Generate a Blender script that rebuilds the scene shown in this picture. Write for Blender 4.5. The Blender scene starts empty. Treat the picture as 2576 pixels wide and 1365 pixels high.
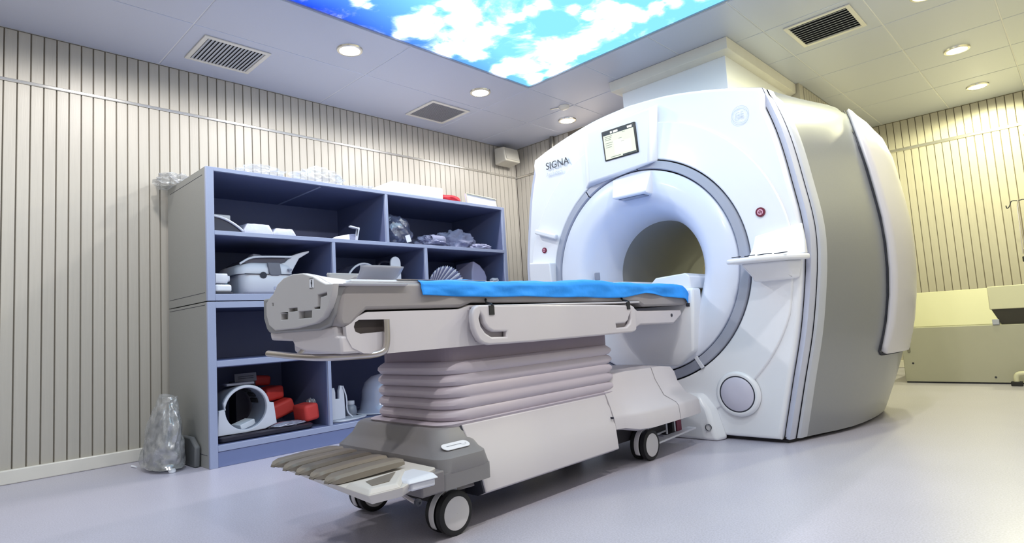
import bpy, bmesh, math, random
from mathutils import Vector, Matrix, noise
random.seed(7)
S = bpy.context.scene
COL = S.collection
PI = math.pi

# ------------------------------------------------------------------ camera, world, lights, exposure
cam_d = bpy.data.cameras.new('camera'); cam = bpy.data.objects.new('camera', cam_d); COL.objects.link(cam)
cam_d.sensor_width = 36.0; cam_d.lens = 1503.67 / 2576 * 36.0; cam_d.clip_start = 0.02
cr, cu, cf = Vector((.71407, .69724, -.06285)), Vector((.10982, -.02290, .99369)), Vector((-.69140, .71647, .09293))
m = Matrix((cr, cu, -cf)).transposed().to_4x4(); m.translation = (0, 0, .70)
cam.matrix_world = m
S.camera = cam
S.view_settings.view_transform = 'Standard'; S.view_settings.look = 'None'
S.view_settings.exposure = 0.62; S.view_settings.gamma = 1.0; S.view_settings.use_curve_mapping = False
W = bpy.data.worlds.new('world'); S.world = W; W.use_nodes = True
W.node_tree.nodes['Background'].inputs[0].default_value = (.8, .85, 1, 1)
W.node_tree.nodes['Background'].inputs[1].default_value = 0.15
S.cycles.max_bounces = 8; S.cycles.diffuse_bounces = 5; S.cycles.transparent_max_bounces = 12
S.cycles.sample_clamp_indirect = 4.0

CEIL = 2.683
SKY_STRENGTH = 2.3
LAMP_W = 27.0
LAMPS = [(-3.5, y, 'cool') for y in (-.25, .99, 2.15, 3.38, 4.54)] + \
        [(-.57, y, 'warm') for y in (-.25, .99, 2.15, 3.38)]
LAMPS = [(x, y, 'cool') for x, y, k in LAMPS] + [(-.57, y, 'warm') for y in (4.61, 5.86, 7.05)]
LAMP_COL = {'cool': (1.0, .965, .925), 'warm': (1.0, .98, .56)}
for i, (x, y, k) in enumerate(LAMPS):
    l = bpy.data.lights.new('downlight_bulb', 'SPOT'); l.energy = LAMP_W * (1.85 if k == 'warm' else 1.0); l.color = LAMP_COL[k]
    l.spot_size = math.radians(178); l.spot_blend = .3; l.shadow_soft_size = .045
    o = bpy.data.objects.new('downlight_bulb', l); COL.objects.link(o); o.location = (x, y, CEIL - .05)

# ------------------------------------------------------------------ materials
def lin(c):
    return tuple((v / 12.92 if v <= .04045 else ((v + .055) / 1.055) ** 2.4) for v in c)
def rgb(r, g, b): return lin((r / 255, g / 255, b / 255)) + (1,)
MATS = {}
def mat(name, col, rough=.45, metal=0, var=.04, vscale=6, bump=0, bscale=60, coat=0, stretch=(1, 1, 1), spec=.5, alpha=None, trans=0, obj_rand=0, emit=None):
    m = bpy.data.materials.new(name); m.use_nodes = True; nt = m.node_tree; N = nt.nodes; L = nt.links
    b = N['Principled BSDF']
    b.inputs['Roughness'].default_value = rough; b.inputs['Metallic'].default_value = metal
    b.inputs['Specular IOR Level'].default_value = spec
    b.inputs['Coat Weight'].default_value = coat; b.inputs['Coat Roughness'].default_value = .12
    b.inputs['Transmission Weight'].default_value = trans
    tc = N.new('ShaderNodeTexCoord'); mp = N.new('ShaderNodeMapping'); mp.inputs['Scale'].default_value = stretch
    L.new(tc.outputs['Object'], mp.inputs[0])
    nz = N.new('ShaderNodeTexNoise'); nz.inputs['Scale'].default_value = vscale; nz.inputs['Detail'].default_value = 4
    L.new(mp.outputs[0], nz.inputs['Vector'])
    mx = N.new('ShaderNodeMix'); mx.data_type = 'RGBA'
    mx.inputs[6].default_value = tuple(min(1, c * (1 - var * 2)) for c in col[:3]) + (1,)
    mx.inputs[7].default_value = tuple(min(1, c * (1 + var * 2)) for c in col[:3]) + (1,)
    L.new(nz.outputs['Fac'], mx.inputs[0])
    out = mx.outputs[2]
    if obj_rand:
        oi = N.new('ShaderNodeObjectInfo'); mr = N.new('ShaderNodeMapRange')
        mr.inputs[3].default_value = 1 - obj_rand; mr.inputs[4].default_value = 1 + obj_rand
        L.new(oi.outputs['Random'], mr.inputs[0])
        hs = N.new('ShaderNodeHueSaturation'); L.new(out, hs.inputs['Color']); L.new(mr.outputs[0], hs.inputs['Value']); out = hs.outputs[0]
    L.new(out, b.inputs['Base Color'])
    if emit:
        b.inputs['Emission Strength'].default_value = emit; L.new(out, b.inputs['Emission Color'])
    if bump:
        n2 = N.new('ShaderNodeTexNoise'); n2.inputs['Scale'].default_value = bscale; n2.inputs['Detail'].default_value = 5
        L.new(mp.outputs[0], n2.inputs['Vector'])
        bp = N.new('ShaderNodeBump'); bp.inputs['Strength'].default_value = bump; bp.inputs['Distance'].default_value = .01
        L.new(n2.outputs['Fac'], bp.inputs['Height']); L.new(bp.outputs[0], b.inputs['Normal'])
    MATS[name] = m
    return m

def film(name, col, amount=.35, rough=.12, bmp=.9):
    m = bpy.data.materials.new(name); m.use_nodes = True; nt = m.node_tree; N = nt.nodes; L = nt.links
    N.remove(N['Principled BSDF']); out = N['Material Output']
    tr = N.new('ShaderNodeBsdfTransparent'); tr.inputs[0].default_value = (.97, .98, .98, 1)
    gl = N.new('ShaderNodeBsdfGlossy'); gl.inputs['Roughness'].default_value = rough; gl.inputs[0].default_value = (1, 1, 1, 1)
    df = N.new('ShaderNodeBsdfDiffuse'); df.inputs[0].default_value = col
    tc = N.new('ShaderNodeTexCoord'); nz = N.new('ShaderNodeTexNoise'); nz.inputs['Scale'].default_value = 22; nz.inputs['Detail'].default_value = 6
    L.new(tc.outputs['Object'], nz.inputs['Vector'])
    mr = N.new('ShaderNodeMapRange'); mr.inputs[1].default_value = .3; mr.inputs[2].default_value = .75
    mr.inputs[3].default_value = amount * .4; mr.inputs[4].default_value = min(1, amount * 1.7)
    L.new(nz.outputs['Fac'], mr.inputs[0])
    bp = N.new('ShaderNodeBump'); bp.inputs['Strength'].default_value = bmp; bp.inputs['Distance'].default_value = .01
    L.new(nz.outputs['Fac'], bp.inputs['Height']); L.new(bp.outputs[0], gl.inputs['Normal']); L.new(bp.outputs[0], df.inputs['Normal'])
    m1 = N.new('ShaderNodeMixShader'); m1.inputs[0].default_value = .35; L.new(df.outputs[0], m1.inputs[1]); L.new(gl.outputs[0], m1.inputs[2])
    m2 = N.new('ShaderNodeMixShader'); L.new(mr.outputs[0], m2.inputs[0]); L.new(tr.outputs[0], m2.inputs[1]); L.new(m1.outputs[0], m2.inputs[2])
    L.new(m2.outputs[0], out.inputs[0])
    return m

plank_m = mat('beige wood grain laminate', rgb(183, 178, 168), .42, var=.035, vscale=5, stretch=(14, 14, .6), bump=.10, bscale=14, obj_rand=.035)
groove_m = mat('dark groove', rgb(122, 114, 102), .8)
trim_m = mat('white gloss trim', rgb(226, 222, 212), .25, coat=.4)
chrome_trim_m = mat('brushed aluminium trim', rgb(225, 222, 214), .18, metal=.85)
ceil_m = mat('ceiling metal tile', rgb(196, 201, 218), .36, metal=.15, var=.02, vscale=200)
ceil_back_m = mat('ceiling tile joint', rgb(236, 236, 236), .5)
white_m = mat('gantry white plastic', rgb(236, 238, 244), .32, var=.01, coat=.25)
disc_m = mat('bore disc white', rgb(224, 229, 244), .34, var=.01, coat=.2)
bore_m = mat('bore liner', rgb(150, 153, 158), .42, var=.01, coat=.15)
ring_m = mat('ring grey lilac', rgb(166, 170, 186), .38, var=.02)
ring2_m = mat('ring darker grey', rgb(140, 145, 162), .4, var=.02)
gap_m = mat('dark gap', rgb(48, 50, 62), .7)
band_m = mat('side band lilac', rgb(196, 200, 218), .22, var=.01, coat=.4)
shell_m = mat('silver grey shell', rgb(142, 145, 150), .33, metal=.30, var=.015, vscale=90, coat=.2)
fin_m = mat('pale side panel', rgb(206, 204, 210), .35, var=.01, coat=.2)
tbl_m = mat('table pale plastic', rgb(200, 195, 200), .42, var=.012, coat=.1)
tblg_m = mat('table warm grey', rgb(146, 141, 143), .45, var=.015)
cap_m = mat('end cap light grey', rgb(190, 187, 188), .45, var=.01)
bel_m = mat('bellows lilac', rgb(188, 179, 190), .5, var=.02)
base_m = mat('base cover grey', rgb(126, 124, 127), .45, var=.02, bump=.04, bscale=300)
pedal_m = mat('pedal brown grey', rgb(128, 120, 110), .4, var=.03, coat=.2)
tray_m = mat('tray off white', rgb(206, 201, 197), .4)
steel_m = mat('brushed steel', rgb(196, 190, 188), .28, metal=1)
black_m = mat('black rubber', rgb(26, 26, 30), .6)
dark_m = mat('dark undercarriage', rgb(40, 38, 44), .7)
hub_m = mat('wheel hub pale', rgb(208, 206, 210), .4)
blue_m = mat('blue disposable sheet', rgb(36, 148, 244), .75, var=.05, vscale=14, bump=.25, bscale=30)
cab_m = mat('blue grey cabinet laminate', rgb(156, 165, 194), .45, var=.02, vscale=120)
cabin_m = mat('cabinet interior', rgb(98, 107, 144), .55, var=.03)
side_m = mat('cabinet side laminate', rgb(146, 147, 144), .5, var=.04, vscale=150)
plinth_m = mat('cabinet plinth', rgb(118, 130, 172), .45, var=.02)
foam_m = mat('white foam', rgb(240, 243, 250), .7, var=.01, bump=.1, bscale=200)
red_m = mat('red fabric', rgb(196, 22, 42), .6, var=.12, vscale=20)
red2_m = mat('red orange pad', rgb(205, 62, 56), .6, var=.05)
off_m = mat('off white plastic', rgb(214, 216, 226), .4, var=.02)
clothg_m = mat('grey fabric', rgb(140, 143, 170), .85, var=.15, vscale=12, bump=.4, bscale=30)
clothd_m = mat('dark fabric', rgb(78, 82, 108), .85, var=.2, vscale=12, bump=.4, bscale=30)
paper_m = mat('white paper', rgb(226, 228, 236), .8, var=.02)
mat_m = mat('black padded mat', rgb(26, 24, 40), .45, var=.1)
film_m = film('clear plastic film', (.80, .83, .86, 1), .26, .12, .5)
filmg_m = film('cloudy plastic film', (.50, .51, .52, 1), .50, .25, .35)
cream_m = mat('cream painted metal', rgb(204, 203, 176), .4, var=.01)
cream2_m = mat('cream side panel', rgb(166, 165, 150), .45, var=.015)
ink_m = mat('dark ink', rgb(44, 46, 58), .6)
faint_m = mat('faint grey ink', rgb(206, 209, 216), .5)
maroon_m = mat('maroon sign', rgb(110, 22, 52), .4)
vent_m = mat('vent slat aluminium', rgb(190, 192, 198), .4, metal=.1)
ventd_m = mat('vent dark interior', rgb(34, 34, 40), .8)

# floor: speckled vinyl
fl = mat('speckled vinyl floor', rgb(190, 187, 202), .30, var=.03, vscale=3)
nt = fl.node_tree; N = nt.nodes; L = nt.links; b = N['Principled BSDF']
src = b.inputs['Base Color'].links[0].from_socket
tc = N.new('ShaderNodeTexCoord')
v1 = N.new('ShaderNodeTexNoise'); v1.inputs['Scale'].default_value = 170; v1.inputs['Detail'].default_value = 2
L.new(tc.outputs['Object'], v1.inputs['Vector'])
r1 = N.new('ShaderNodeMapRange'); r1.inputs[1].default_value = .35; r1.inputs[2].default_value = .65; r1.inputs[3].default_value = .86; r1.inputs[4].default_value = 1.08
L.new(v1.outputs['Fac'], r1.inputs[0])
hs = N.new('ShaderNodeHueSaturation'); L.new(src, hs.inputs['Color']); L.new(r1.outputs[0], hs.inputs['Value'])
L.new(hs.outputs[0], b.inputs['Base Color'])
b.inputs['Coat Weight'].default_value = .25; b.inputs['Coat Roughness'].default_value = .3

def emission(name, col, strength):
    m = bpy.data.materials.new(name); m.use_nodes = True; N = m.node_tree.nodes; N.remove(N['Principled BSDF'])
    e = N.new('ShaderNodeEmission'); e.inputs[0].default_value = tuple(col[:3]) + (1,); e.inputs[1].default_value = strength
    m.node_tree.links.new(e.outputs[0], N['Material Output'].inputs[0]); return m

# ------------------------------------------------------------------ mesh helpers (world coordinates)
class MB:
    """collects geometry in world space"""
    def __init__(s): s.v = []; s.f = []; s.mi = []
    def add(s, vs, fs, k=0):
        n = len(s.v); s.v += [tuple(v) for v in vs]; s.f += [tuple(i + n for i in f) for f in fs]; s.mi += [k] * len(fs)
    def box(s, x0, x1, y0, y1, z0, z1, k=0):
        vs = [(x, y, z) for x in (x0, x1) for y in (y0, y1) for z in (z0, z1)]
        s.add(vs, [(0, 1, 3, 2), (4, 6, 7, 5), (0, 4, 5, 1), (2, 3, 7, 6), (0, 2, 6, 4), (1, 5, 7, 3)], k); return s
    def obox(s, c, size, rot=(0, 0, 0), k=0):
        R = Matrix.Rotation(rot[2], 3, 'Z') @ Matrix.Rotation(rot[1], 3, 'Y') @ Matrix.Rotation(rot[0], 3, 'X')
        hx, hy, hz = size[0] / 2, size[1] / 2, size[2] / 2
        vs = [Vector(c) + R @ Vector((a * hx, b_ * hy, d * hz)) for a in (-1, 1) for b_ in (-1, 1) for d in (-1, 1)]
        s.add(vs, [(0, 1, 3, 2), (4, 6, 7, 5), (0, 4, 5, 1), (2, 3, 7, 6), (0, 2, 6, 4), (1, 5, 7, 3)], k); return s
    def loft(s, loops, caps=True, k=0, closed=True):
        n = len(loops[0]); base = []
        vs = [p for l in loops for p in l]; fs = []
        for i in range(len(loops) - 1):
            for j in range(n if closed else n - 1):
                a = i * n + j; b_ = i * n + (j + 1) % n
                fs.append((a, b_, b_ + n, a + n))
        if caps and closed:
            fs.append(tuple(range(n - 1, -1, -1))); fs.append(tuple((len(loops) - 1) * n + j for j in range(n)))
        s.add(vs, fs, k); return s
    def tube(s, pts, r, n=10, k=0, rs=None, caps=True):
        pts = [Vector(p) for p in pts]; loops = []; up = None
        for i, p in enumerate(pts):
            t = (pts[min(i + 1, len(pts) - 1)] - pts[max(i - 1, 0)]).normalized()
            if up is None:
                up = Vector((0, 0, 1)) if abs(t.z) < .9 else Vector((1, 0, 0))
            u = (up - t * up.dot(t)).normalized(); w = t.cross(u); up = u
            rr = rs[i] if rs else r
            loops.append([p + (u * math.cos(a) + w * math.sin(a)) * rr for a in [2 * PI * j / n for j in range(n)]])
        return s.loft(loops, caps, k)
    def lathe(s, prof, c, axis='z', n=32, k=0, a0=0, a1=2 * PI):
        """prof: list of (r, h)"""
        full = abs(a1 - a0 - 2 * PI) < 1e-6; m_ = n if full else n + 1
        loops = []
        for r, h in prof:
            l = []
            for j in range(m_):
                a = a0 + (a1 - a0) * j / n; p, q = r * math.cos(a), r * math.sin(a)
                l.append((c[0] + p, c[1] + q, c[2] + h) if axis == 'z' else (c[0] + p, c[1] + h, c[2] + q) if axis == 'y' else (c[0] + h, c[1] + p, c[2] + q))
            loops.append(l)
        return s.loft(loops, False, k, closed=full)
    def disc(s, c, r, axis, n=24, k=0):
        l = []
        for j in range(n):
            a = 2 * PI * j / n; p, q = r * math.cos(a), r * math.sin(a)
            l.append((c[0] + p, c[1] + q, c[2]) if axis == 'z' else (c[0] + p, c[1], c[2] + q) if axis == 'y' else (c[0], c[1] + p, c[2] + q))
        s.add(l, [tuple(range(n))], k); return s
    def prism(s, outline, d0, d1, axis='x', k=0):
        f = {'x': lambda a, b_, d: (d, a, b_), 'y': lambda a, b_, d: (a, d, b_), 'z': lambda a, b_, d: (a, b_, d)}[axis]
        return s.loft([[f(a, b_, d0) for a, b_ in outline], [f(a, b_, d1) for a, b_ in outline]], True, k)

ROOT = {}
def tag(o, label=None, cat=None, group=None, kind=None):
    if label: o['label'] = label
    if cat: o['category'] = cat
    if group: o['group'] = group
    if kind: o['kind'] = kind
    return o
def thing(name, label, cat, loc=(0, 0, 0), group=None):
    o = bpy.data.objects.new(name, None); COL.objects.link(o); o.location = loc; o.empty_display_size = .05
    ROOT[o] = Vector(loc); return tag(o, label, cat, group)
def P(name, g, mats, parent=None, smooth=None, bevel=0, seg=2, sub=0, label=None, solid=0, at=None):
    """g: MB or mesh in world space -> object; child vertices made relative to the parent's base"""
    if isinstance(g, MB):
        me = bpy.data.meshes.new(name); me.from_pydata(g.v, [], g.f)
        for p, k in zip(me.polygons, g.mi): p.material_index = k
    else: me = g
    org = ROOT[parent] if parent is not None else Vector(at) if at else Vector((0, 0, 0))
    me.transform(Matrix.Translation(-org))
    for q in (mats if isinstance(mats, (list, tuple)) else [mats]): me.materials.append(q)
    bm = bmesh.new(); bm.from_mesh(me); bmesh.ops.recalc_face_normals(bm, faces=bm.faces)
    bm.to_mesh(me); bm.free()
    o = bpy.data.objects.new(name, me); COL.objects.link(o)
    if parent is not None: o.parent = parent
    else: o.location = org
    ROOT[o] = org
    if bevel:
        md = o.modifiers.new('b', 'BEVEL'); md.width = bevel; md.segments = seg; md.limit_method = 'ANGLE'; md.angle_limit = math.radians(35)
    if solid:
        md = o.modifiers.new('s', 'SOLIDIFY'); md.thickness = solid; md.offset = 0
    if sub:
        md = o.modifiers.new('u', 'SUBSURF'); md.levels = sub; md.render_levels = sub
    if smooth or bevel or sub:
        for p in me.polygons: p.use_smooth = True
        if not sub:
            try: me.set_sharp_from_angle(angle=math.radians(smooth if smooth and smooth is not True else 40))
            except Exception: pass
    if label: o['label'] = label
    return o
def rrect(x0, x1, y0, y1, r, n=5):
    out = []
    for cx, cy, a in ((x1 - r, y1 - r, 0), (x0 + r, y1 - r, PI / 2), (x0 + r, y0 + r, PI), (x1 - r, y0 + r, 3 * PI / 2)):
        for i in range(n + 1):
            t = a + PI / 2 * i / n; out.append((cx + r * math.cos(t), cy + r * math.sin(t)))
    return out
def smooth_poly(pts, it=2):
    for _ in range(it):
        q = []
        for i in range(len(pts)):
            a, b_ = pts[i], pts[(i + 1) % len(pts)]
            q += [(a[0] * .75 + b_[0] * .25, a[1] * .75 + b_[1] * .25), (a[0] * .25 + b_[0] * .75, a[1] * .25 + b_[1] * .75)]
        pts = q
    return pts
def lines(pts, it=2):
    pts = [Vector(p) for p in pts]
    for _ in range(it):
        q = [pts[0]]
        for a, b_ in zip(pts, pts[1:]): q += [a * .75 + b_ * .25, a * .25 + b_ * .75]
        pts = q + [pts[-1]]
    return pts
def plate_mesh(outlines, depth, bevel=0, res=3, M=None):
    """filled 2D outlines (holes allowed), local xy, extruded along z"""
    cu_ = bpy.data.curves.new('c', 'CURVE'); cu_.dimensions = '2D'; cu_.fill_mode = 'BOTH'
    cu_.extrude = max(depth / 2 - bevel, 1e-4); cu_.bevel_depth = bevel; cu_.bevel_resolution = res; cu_.offset = -bevel
    for ol in outlines:
        sp = cu_.splines.new('POLY'); sp.points.add(len(ol) - 1); sp.use_cyclic_u = True
        for p, q in zip(sp.points, ol): p.co = (q[0], q[1], 0, 1)
    o = bpy.data.objects.new('c', cu_); COL.objects.link(o)
    dg = bpy.context.evaluated_depsgraph_get(); me = bpy.data.meshes.new_from_object(o.evaluated_get(dg), preserve_all_data_layers=False, depsgraph=dg)
    bpy.data.objects.remove(o); bpy.data.curves.remove(cu_)
    if M is not None: me.transform(M)
    me.materials.clear()
    return me
# plane mappings for plate_mesh: local (a,b,depth) -> world
MX = lambda x: Matrix(((0, 0, 1, x), (1, 0, 0, 0), (0, 1, 0, 0), (0, 0, 0, 1)))      # a=y, b=z, depth along x
MY = lambda y: Matrix(((1, 0, 0, 0), (0, 0, 1, y), (0, 1, 0, 0), (0, 0, 0, 1)))      # a=x, b=z, depth along y
def text_mesh(body, size, M, ext=.0006):
    cu_ = bpy.data.curves.new('t', 'FONT'); cu_.body = body; cu_.size = size; cu_.extrude = ext; cu_.align_x = 'LEFT'
    o = bpy.data.objects.new('t', cu_); COL.objects.link(o)
    dg = bpy.context.evaluated_depsgraph_get(); me = bpy.data.meshes.new_from_object(o.evaluated_get(dg), preserve_all_data_layers=False, depsgraph=dg)
    bpy.data.objects.remove(o); bpy.data.curves.remove(cu_)
    me.transform(M); me.materials.clear(); return me
def blob(c, size, seed=0, amp=.25, sub=4, fr=3.0, flat=None):
    bm = bmesh.new(); bmesh.ops.create_icosphere(bm, subdivisions=sub, radius=1)
    for v in bm.verts:
        n_ = v.co.normalized()
        d = 1 + amp * noise.noise(n_ * fr + Vector((seed * 7.3, seed, 0))) + amp * .5 * abs(noise.noise(n_ * fr * 2.7 + Vector((seed, 3, 0))))
        v.co = Vector((n_.x * size[0], n_.y * size[1], n_.z * size[2])) * d
        if flat is not None and v.co.z < -size[2] * flat: v.co.z = -size[2] * flat
    me = bpy.data.meshes.new('blob'); bm.to_mesh(me); bm.free(); me.transform(Matrix.Translation(c)); return me

# ------------------------------------------------------------------ the room
def struct(name, g, mats, parent=None, **k):
    o = P(name, g, mats, parent, **k)
    if parent is None: o['kind'] = 'structure'
    return o
struct('floor', MB().box(-4.6, .56, -1.7, 7.72, -.06, 0), fl)
wl = struct('wall_left', MB().box(-4.62, -4.512, -1.7, 4.93, 0, CEIL + .1), groove_m)
wfl = struct('wall_far_left', MB().box(-4.62, -2.76, 4.842, 4.95, 0, CEIL + .1), groove_m)
wf = struct('wall_far', MB().box(-1.76, .56, 7.632, 7.74, 0, CEIL + .1), groove_m)
struct('wall_step', MB().box(-2.86, -2.76, 4.95, 5.61, 0, CEIL + .1).box(-2.76, -1.66, 5.51, 5.61, 0, CEIL + .1), plank_m)
ws = struct('wall_recess', MB().box(-1.76, -1.672, 5.61, 7.632, 0, CEIL + .1), groove_m)
struct('wall_right', MB().box(.46, .56, -1.7, 7.74, 0, CEIL + .1), plank_m)
struct('wall_back', MB().box(-4.62, .56, -1.7, -1.6, 0, CEIL + .1), plank_m)

# planks: one mesh per size, shared
_pl = {}
def plank(parent, axis, a, wd, z0, z1, plane):
    """axis 'y': plank on an x=plane wall starting at y=a; axis 'x': on a y=plane wall"""
    key = (axis, round(wd, 4), round(z1 - z0, 4))
    if key not in _pl:
        t = .011
        b_ = MB(); w2 = wd - .0038
        prof = [(0, 0), (.0025, t), (w2 - .0025, t), (w2, 0)]
        if axis == 'y': b_.loft([[(d, p, z) for p, d in prof] for z in (0, z1 - z0)], True)
        else: b_.loft([[(p, -d, z) for p, d in prof] for z in (0, z1 - z0)], True)
        me = bpy.data.meshes.new('plank'); me.from_pydata(b_.v, [], b_.f); me.materials.append(plank_m)
        bm = bmesh.new(); bm.from_mesh(me); bmesh.ops.recalc_face_normals(bm, faces=bm.faces); bm.to_mesh(me); bm.free()
        _pl[key] = me
    o = bpy.data.objects.new('plank', _pl[key]); COL.objects.link(o); o.parent = parent
    o.location = (plane, a, z0) if axis == 'y' else (a, plane, z0)
PW = .0638
y = .415 - 9 * PW
while y < 4.82:
    w_ = min(PW, 4.835 - y)
    plank(wl, 'y', y, w_, .075, 2.352, -4.512); plank(wl, 'y', y, w_, 2.374, CEIL - .004, -4.512); y += PW
x = -4.496
for i in range(12):
    plank(wfl, 'x', x, PW, .075, 2.352, 4.842); plank(wfl, 'x', x, PW, 2.374, CEIL - .004, 4.842); x += PW
x = -1.655
while x < .44:
    w_ = min(.0685, .458 - x)
    plank(wf, 'x', x, w_, .075, 2.352, 7.632); plank(wf, 'x', x, w_, 2.374, CEIL - .004, 7.632); x += .0685
y = 5.63
while y < 7.6:
    w_ = min(.0685, 7.62 - y); plank(ws, 'y', y, w_, .075, 2.352, -1.672); plank(ws, 'y', y, w_, 2.374, CEIL - .004, -1.672); y += .0685
# trims and baseboards
struct('trim_1', MB().box(-4.512, -4.492, -1.6, 4.835, 2.353, 2.373), chrome_trim_m, bevel=.004)
struct('trim_2', MB().box(-4.492, -2.76, 4.822, 4.842, 2.353, 2.373), chrome_trim_m, bevel=.004)
struct('trim_3', MB().box(-1.655, .46, 7.612, 7.632, 2.345, 2.381), chrome_trim_m, bevel=.006)
struct('baseboard_left', MB().box(-4.512, -4.475, -1.6, 4.842, 0, .08), trim_m, bevel=.006)
struct('baseboard_far', MB().box(-1.66, .46, 7.60, 7.632, 0, .08), trim_m, bevel=.006)
struct('baseboard_far_left', MB().box(-4.475, -2.76, 4.81, 4.842, 0, .08), trim_m, bevel=.006)

# ceiling: joint backing with tiles hung below it, printed light panel set in the middle
SX0, SX1, SY0, SY1 = -3.20, -.86, -.40, 3.66
cb = MB()
cb.box(-4.6, SX0, -1.7, 7.72, CEIL + .004, CEIL + .10); cb.box(SX1, .56, -1.7, 7.72, CEIL + .004, CEIL + .10)
cb.box(SX0, SX1, -1.7, SY0, CEIL + .004, CEIL + .10); cb.box(SX0, SX1, SY1, 7.72, CEIL + .004, CEIL + .10)
ce = struct('ceiling', cb, ceil_back_m)
_tl = {}
def tile(x0, x1, y0, y1):
    key = (round(x1 - x0, 3), round(y1 - y0, 3)); g = .0035
    if key not in _tl:
        w_, d_ = x1 - x0 - 2 * g, y1 - y0 - 2 * g; e = .004
        b_ = MB(); b_.loft([[(e, e, 0), (w_ - e, e, 0), (w_ - e, d_ - e, 0), (e, d_ - e, 0)], [(0, 0, .002), (w_, 0, .002), (w_, d_, .002), (0, d_, .002)],
                            [(0, 0, .004), (w_, 0, .004), (w_, d_, .004), (0, d_, .004)]], True)
        me = bpy.data.meshes.new('tile'); me.from_pydata(b_.v, [], b_.f); me.materials.append(ceil_m)
        bm = bmesh.new(); bm.from_mesh(me); bmesh.ops.recalc_face_normals(bm, faces=bm.faces); bm.to_mesh(me); bm.free(); _tl[key] = me
    o = bpy.data.objects.new('tile', _tl[key]); COL.objects.link(o); o.parent = ce; o.location = (x0 + g, y0 + g, CEIL)
ys = [-1.59, .02, 1.24, 2.45, 3.665]
for a, b_ in zip(ys, ys[1:]):
    for x0, x1 in ((-4.498, -3.785), (-3.785, -3.2), (-.86, -.26), (-.26, .458)): tile(x0, x1, a, b_)
for x0, x1 in ((-3.2, -2.0), (-2.0, -.86)): tile(x0, x1, -1.59, SY0)
xs = [-4.498, -3.785, -3.2, -2.63, -2.06, -1.48, -.87, -.26, .458]; ys = [3.665, 4.27, 4.88, 5.51, 6.14, 6.75, 7.61]
for a, b_ in zip(ys, ys[1:]):
    for x0, x1 in zip(xs, xs[1:]):
        X0, X1, B = x0, x1, b_
        if a >= 5.5: X0 = max(x0, -1.665)
        elif a >= 4.8: X0 = max(x0, -2.755)
        elif a >= 4.2 and x1 <= -2.7: B = 4.825
        if X1 - X0 < .1: continue
        tile(X0, X1, a, B)

# printed, back-lit sky picture (flat print: blue field with clouds)
BL = [(-3.0, 2.291, 86.1, 43.0, 120.1), (-2.911, 2.336, 76.0, 36.4, 99.0), (-2.965, 2.461, 85.4, 42.7, 106.9), (-2.962, 2.526, 179.1, 89.6, 216.2), (-3.118, 2.313, 202.2, 107.7, 295.0), (-2.608, 2.302, 242.5, 95.3, 276.1), (-2.561, 2.373, 191.2, 73.8, 204.5), (-2.625, 2.478, 343.2, 140.4, 358.5), (-2.771, 2.276, 726.0, 315.7, 910.5), (-2.755, 2.473, 312.7, 138.6, 349.9), (-2.693, 2.574, 214.0, 92.4, 220.3), (-2.8, 2.581, 153.5, 70.6, 166.1), (-2.908, 2.621, 141.4, 69.2, 158.2), (-2.844, 2.746, 62.4, 29.7, 63.4), (-2.948, 2.802, 67.9, 34.1, 70.7), (-2.978, 2.717, 105.7, 53.8, 116.5), (-3.116, 2.687, 157.3, 85.5, 188.1), (-2.623, 2.759, 216.0, 90.5, 195.0), (-2.693, 2.715, 160.9, 70.1, 153.9), (-2.468, 2.788, 805.0, 305.8, 660.4), (-2.368, 2.794, 485.7, 172.4, 376.8), (-2.264, 2.772, 527.1, 172.9, 391.0), (-2.519, 2.766, 573.5, 224.9, 488.6), (-2.183, 2.968, 604.6, 189.5, 389.3), (-2.927, 1.878, 210.0, 90.6, 355.6), (-2.954, 1.95, 979.5, 440.5, 1613.9), (-2.047, 3.213, 224.9, 64.2, 119.5), (-1.956, 3.261, 657.6, 174.0, 325.1), (-2.169, 3.118, 918.1, 286.9, 545.9), (-3.144, 3.251, 212.0, 114.7, 195.0), (-2.976, 3.236, 157.2, 79.0, 134.3), (-2.877, 3.308, 65.1, 31.2, 51.3), (-2.716, 3.352, 71.4, 31.4, 50.8), (-2.578, 3.371, 77.5, 31.7, 50.9), (-2.464, 3.367, 113.6, 43.4, 70.4), (-2.354, 3.362, 122.1, 43.6, 71.6), (-2.213, 3.357, 154.1, 50.1, 83.9), (-2.079, 3.351, 212.1, 62.4, 107.6), (-1.948, 3.39, 359.2, 95.0, 166.6), (-1.833, 3.398, 480.0, 114.4, 208.1), (-1.698, 3.412, 526.8, 109.5, 210.4), (-2.767, 3.505, 105.1, 47.1, 71.6), (-3.047, 3.563, 214.1, 108.6, 163.2), (-1.535, 3.412, 308.0, 52.7, 112.3), (-3.088, 2.928, 746.3, 399.2, 779.8), (-2.907, 3.621, 380.2, 180.3, 263.8)]
nx, ny = 118, 204
vs = [(SX0 + (SX1 - SX0) * i / nx, SY0 + (SY1 - SY0) * j / ny, CEIL + .012) for j in range(ny + 1) for i in range(nx + 1)]
fs = [(j * (nx + 1) + i, (j + 1) * (nx + 1) + i, (j + 1) * (nx + 1) + i + 1, j * (nx + 1) + i + 1) for j in range(ny) for i in range(nx)]
me = bpy.data.meshes.new('sky_print'); me.from_pydata(vs, [], fs)
at = me.attributes.new('cloud', 'FLOAT', 'POINT'); at2 = me.attributes.new('deep', 'FLOAT', 'POINT')
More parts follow.
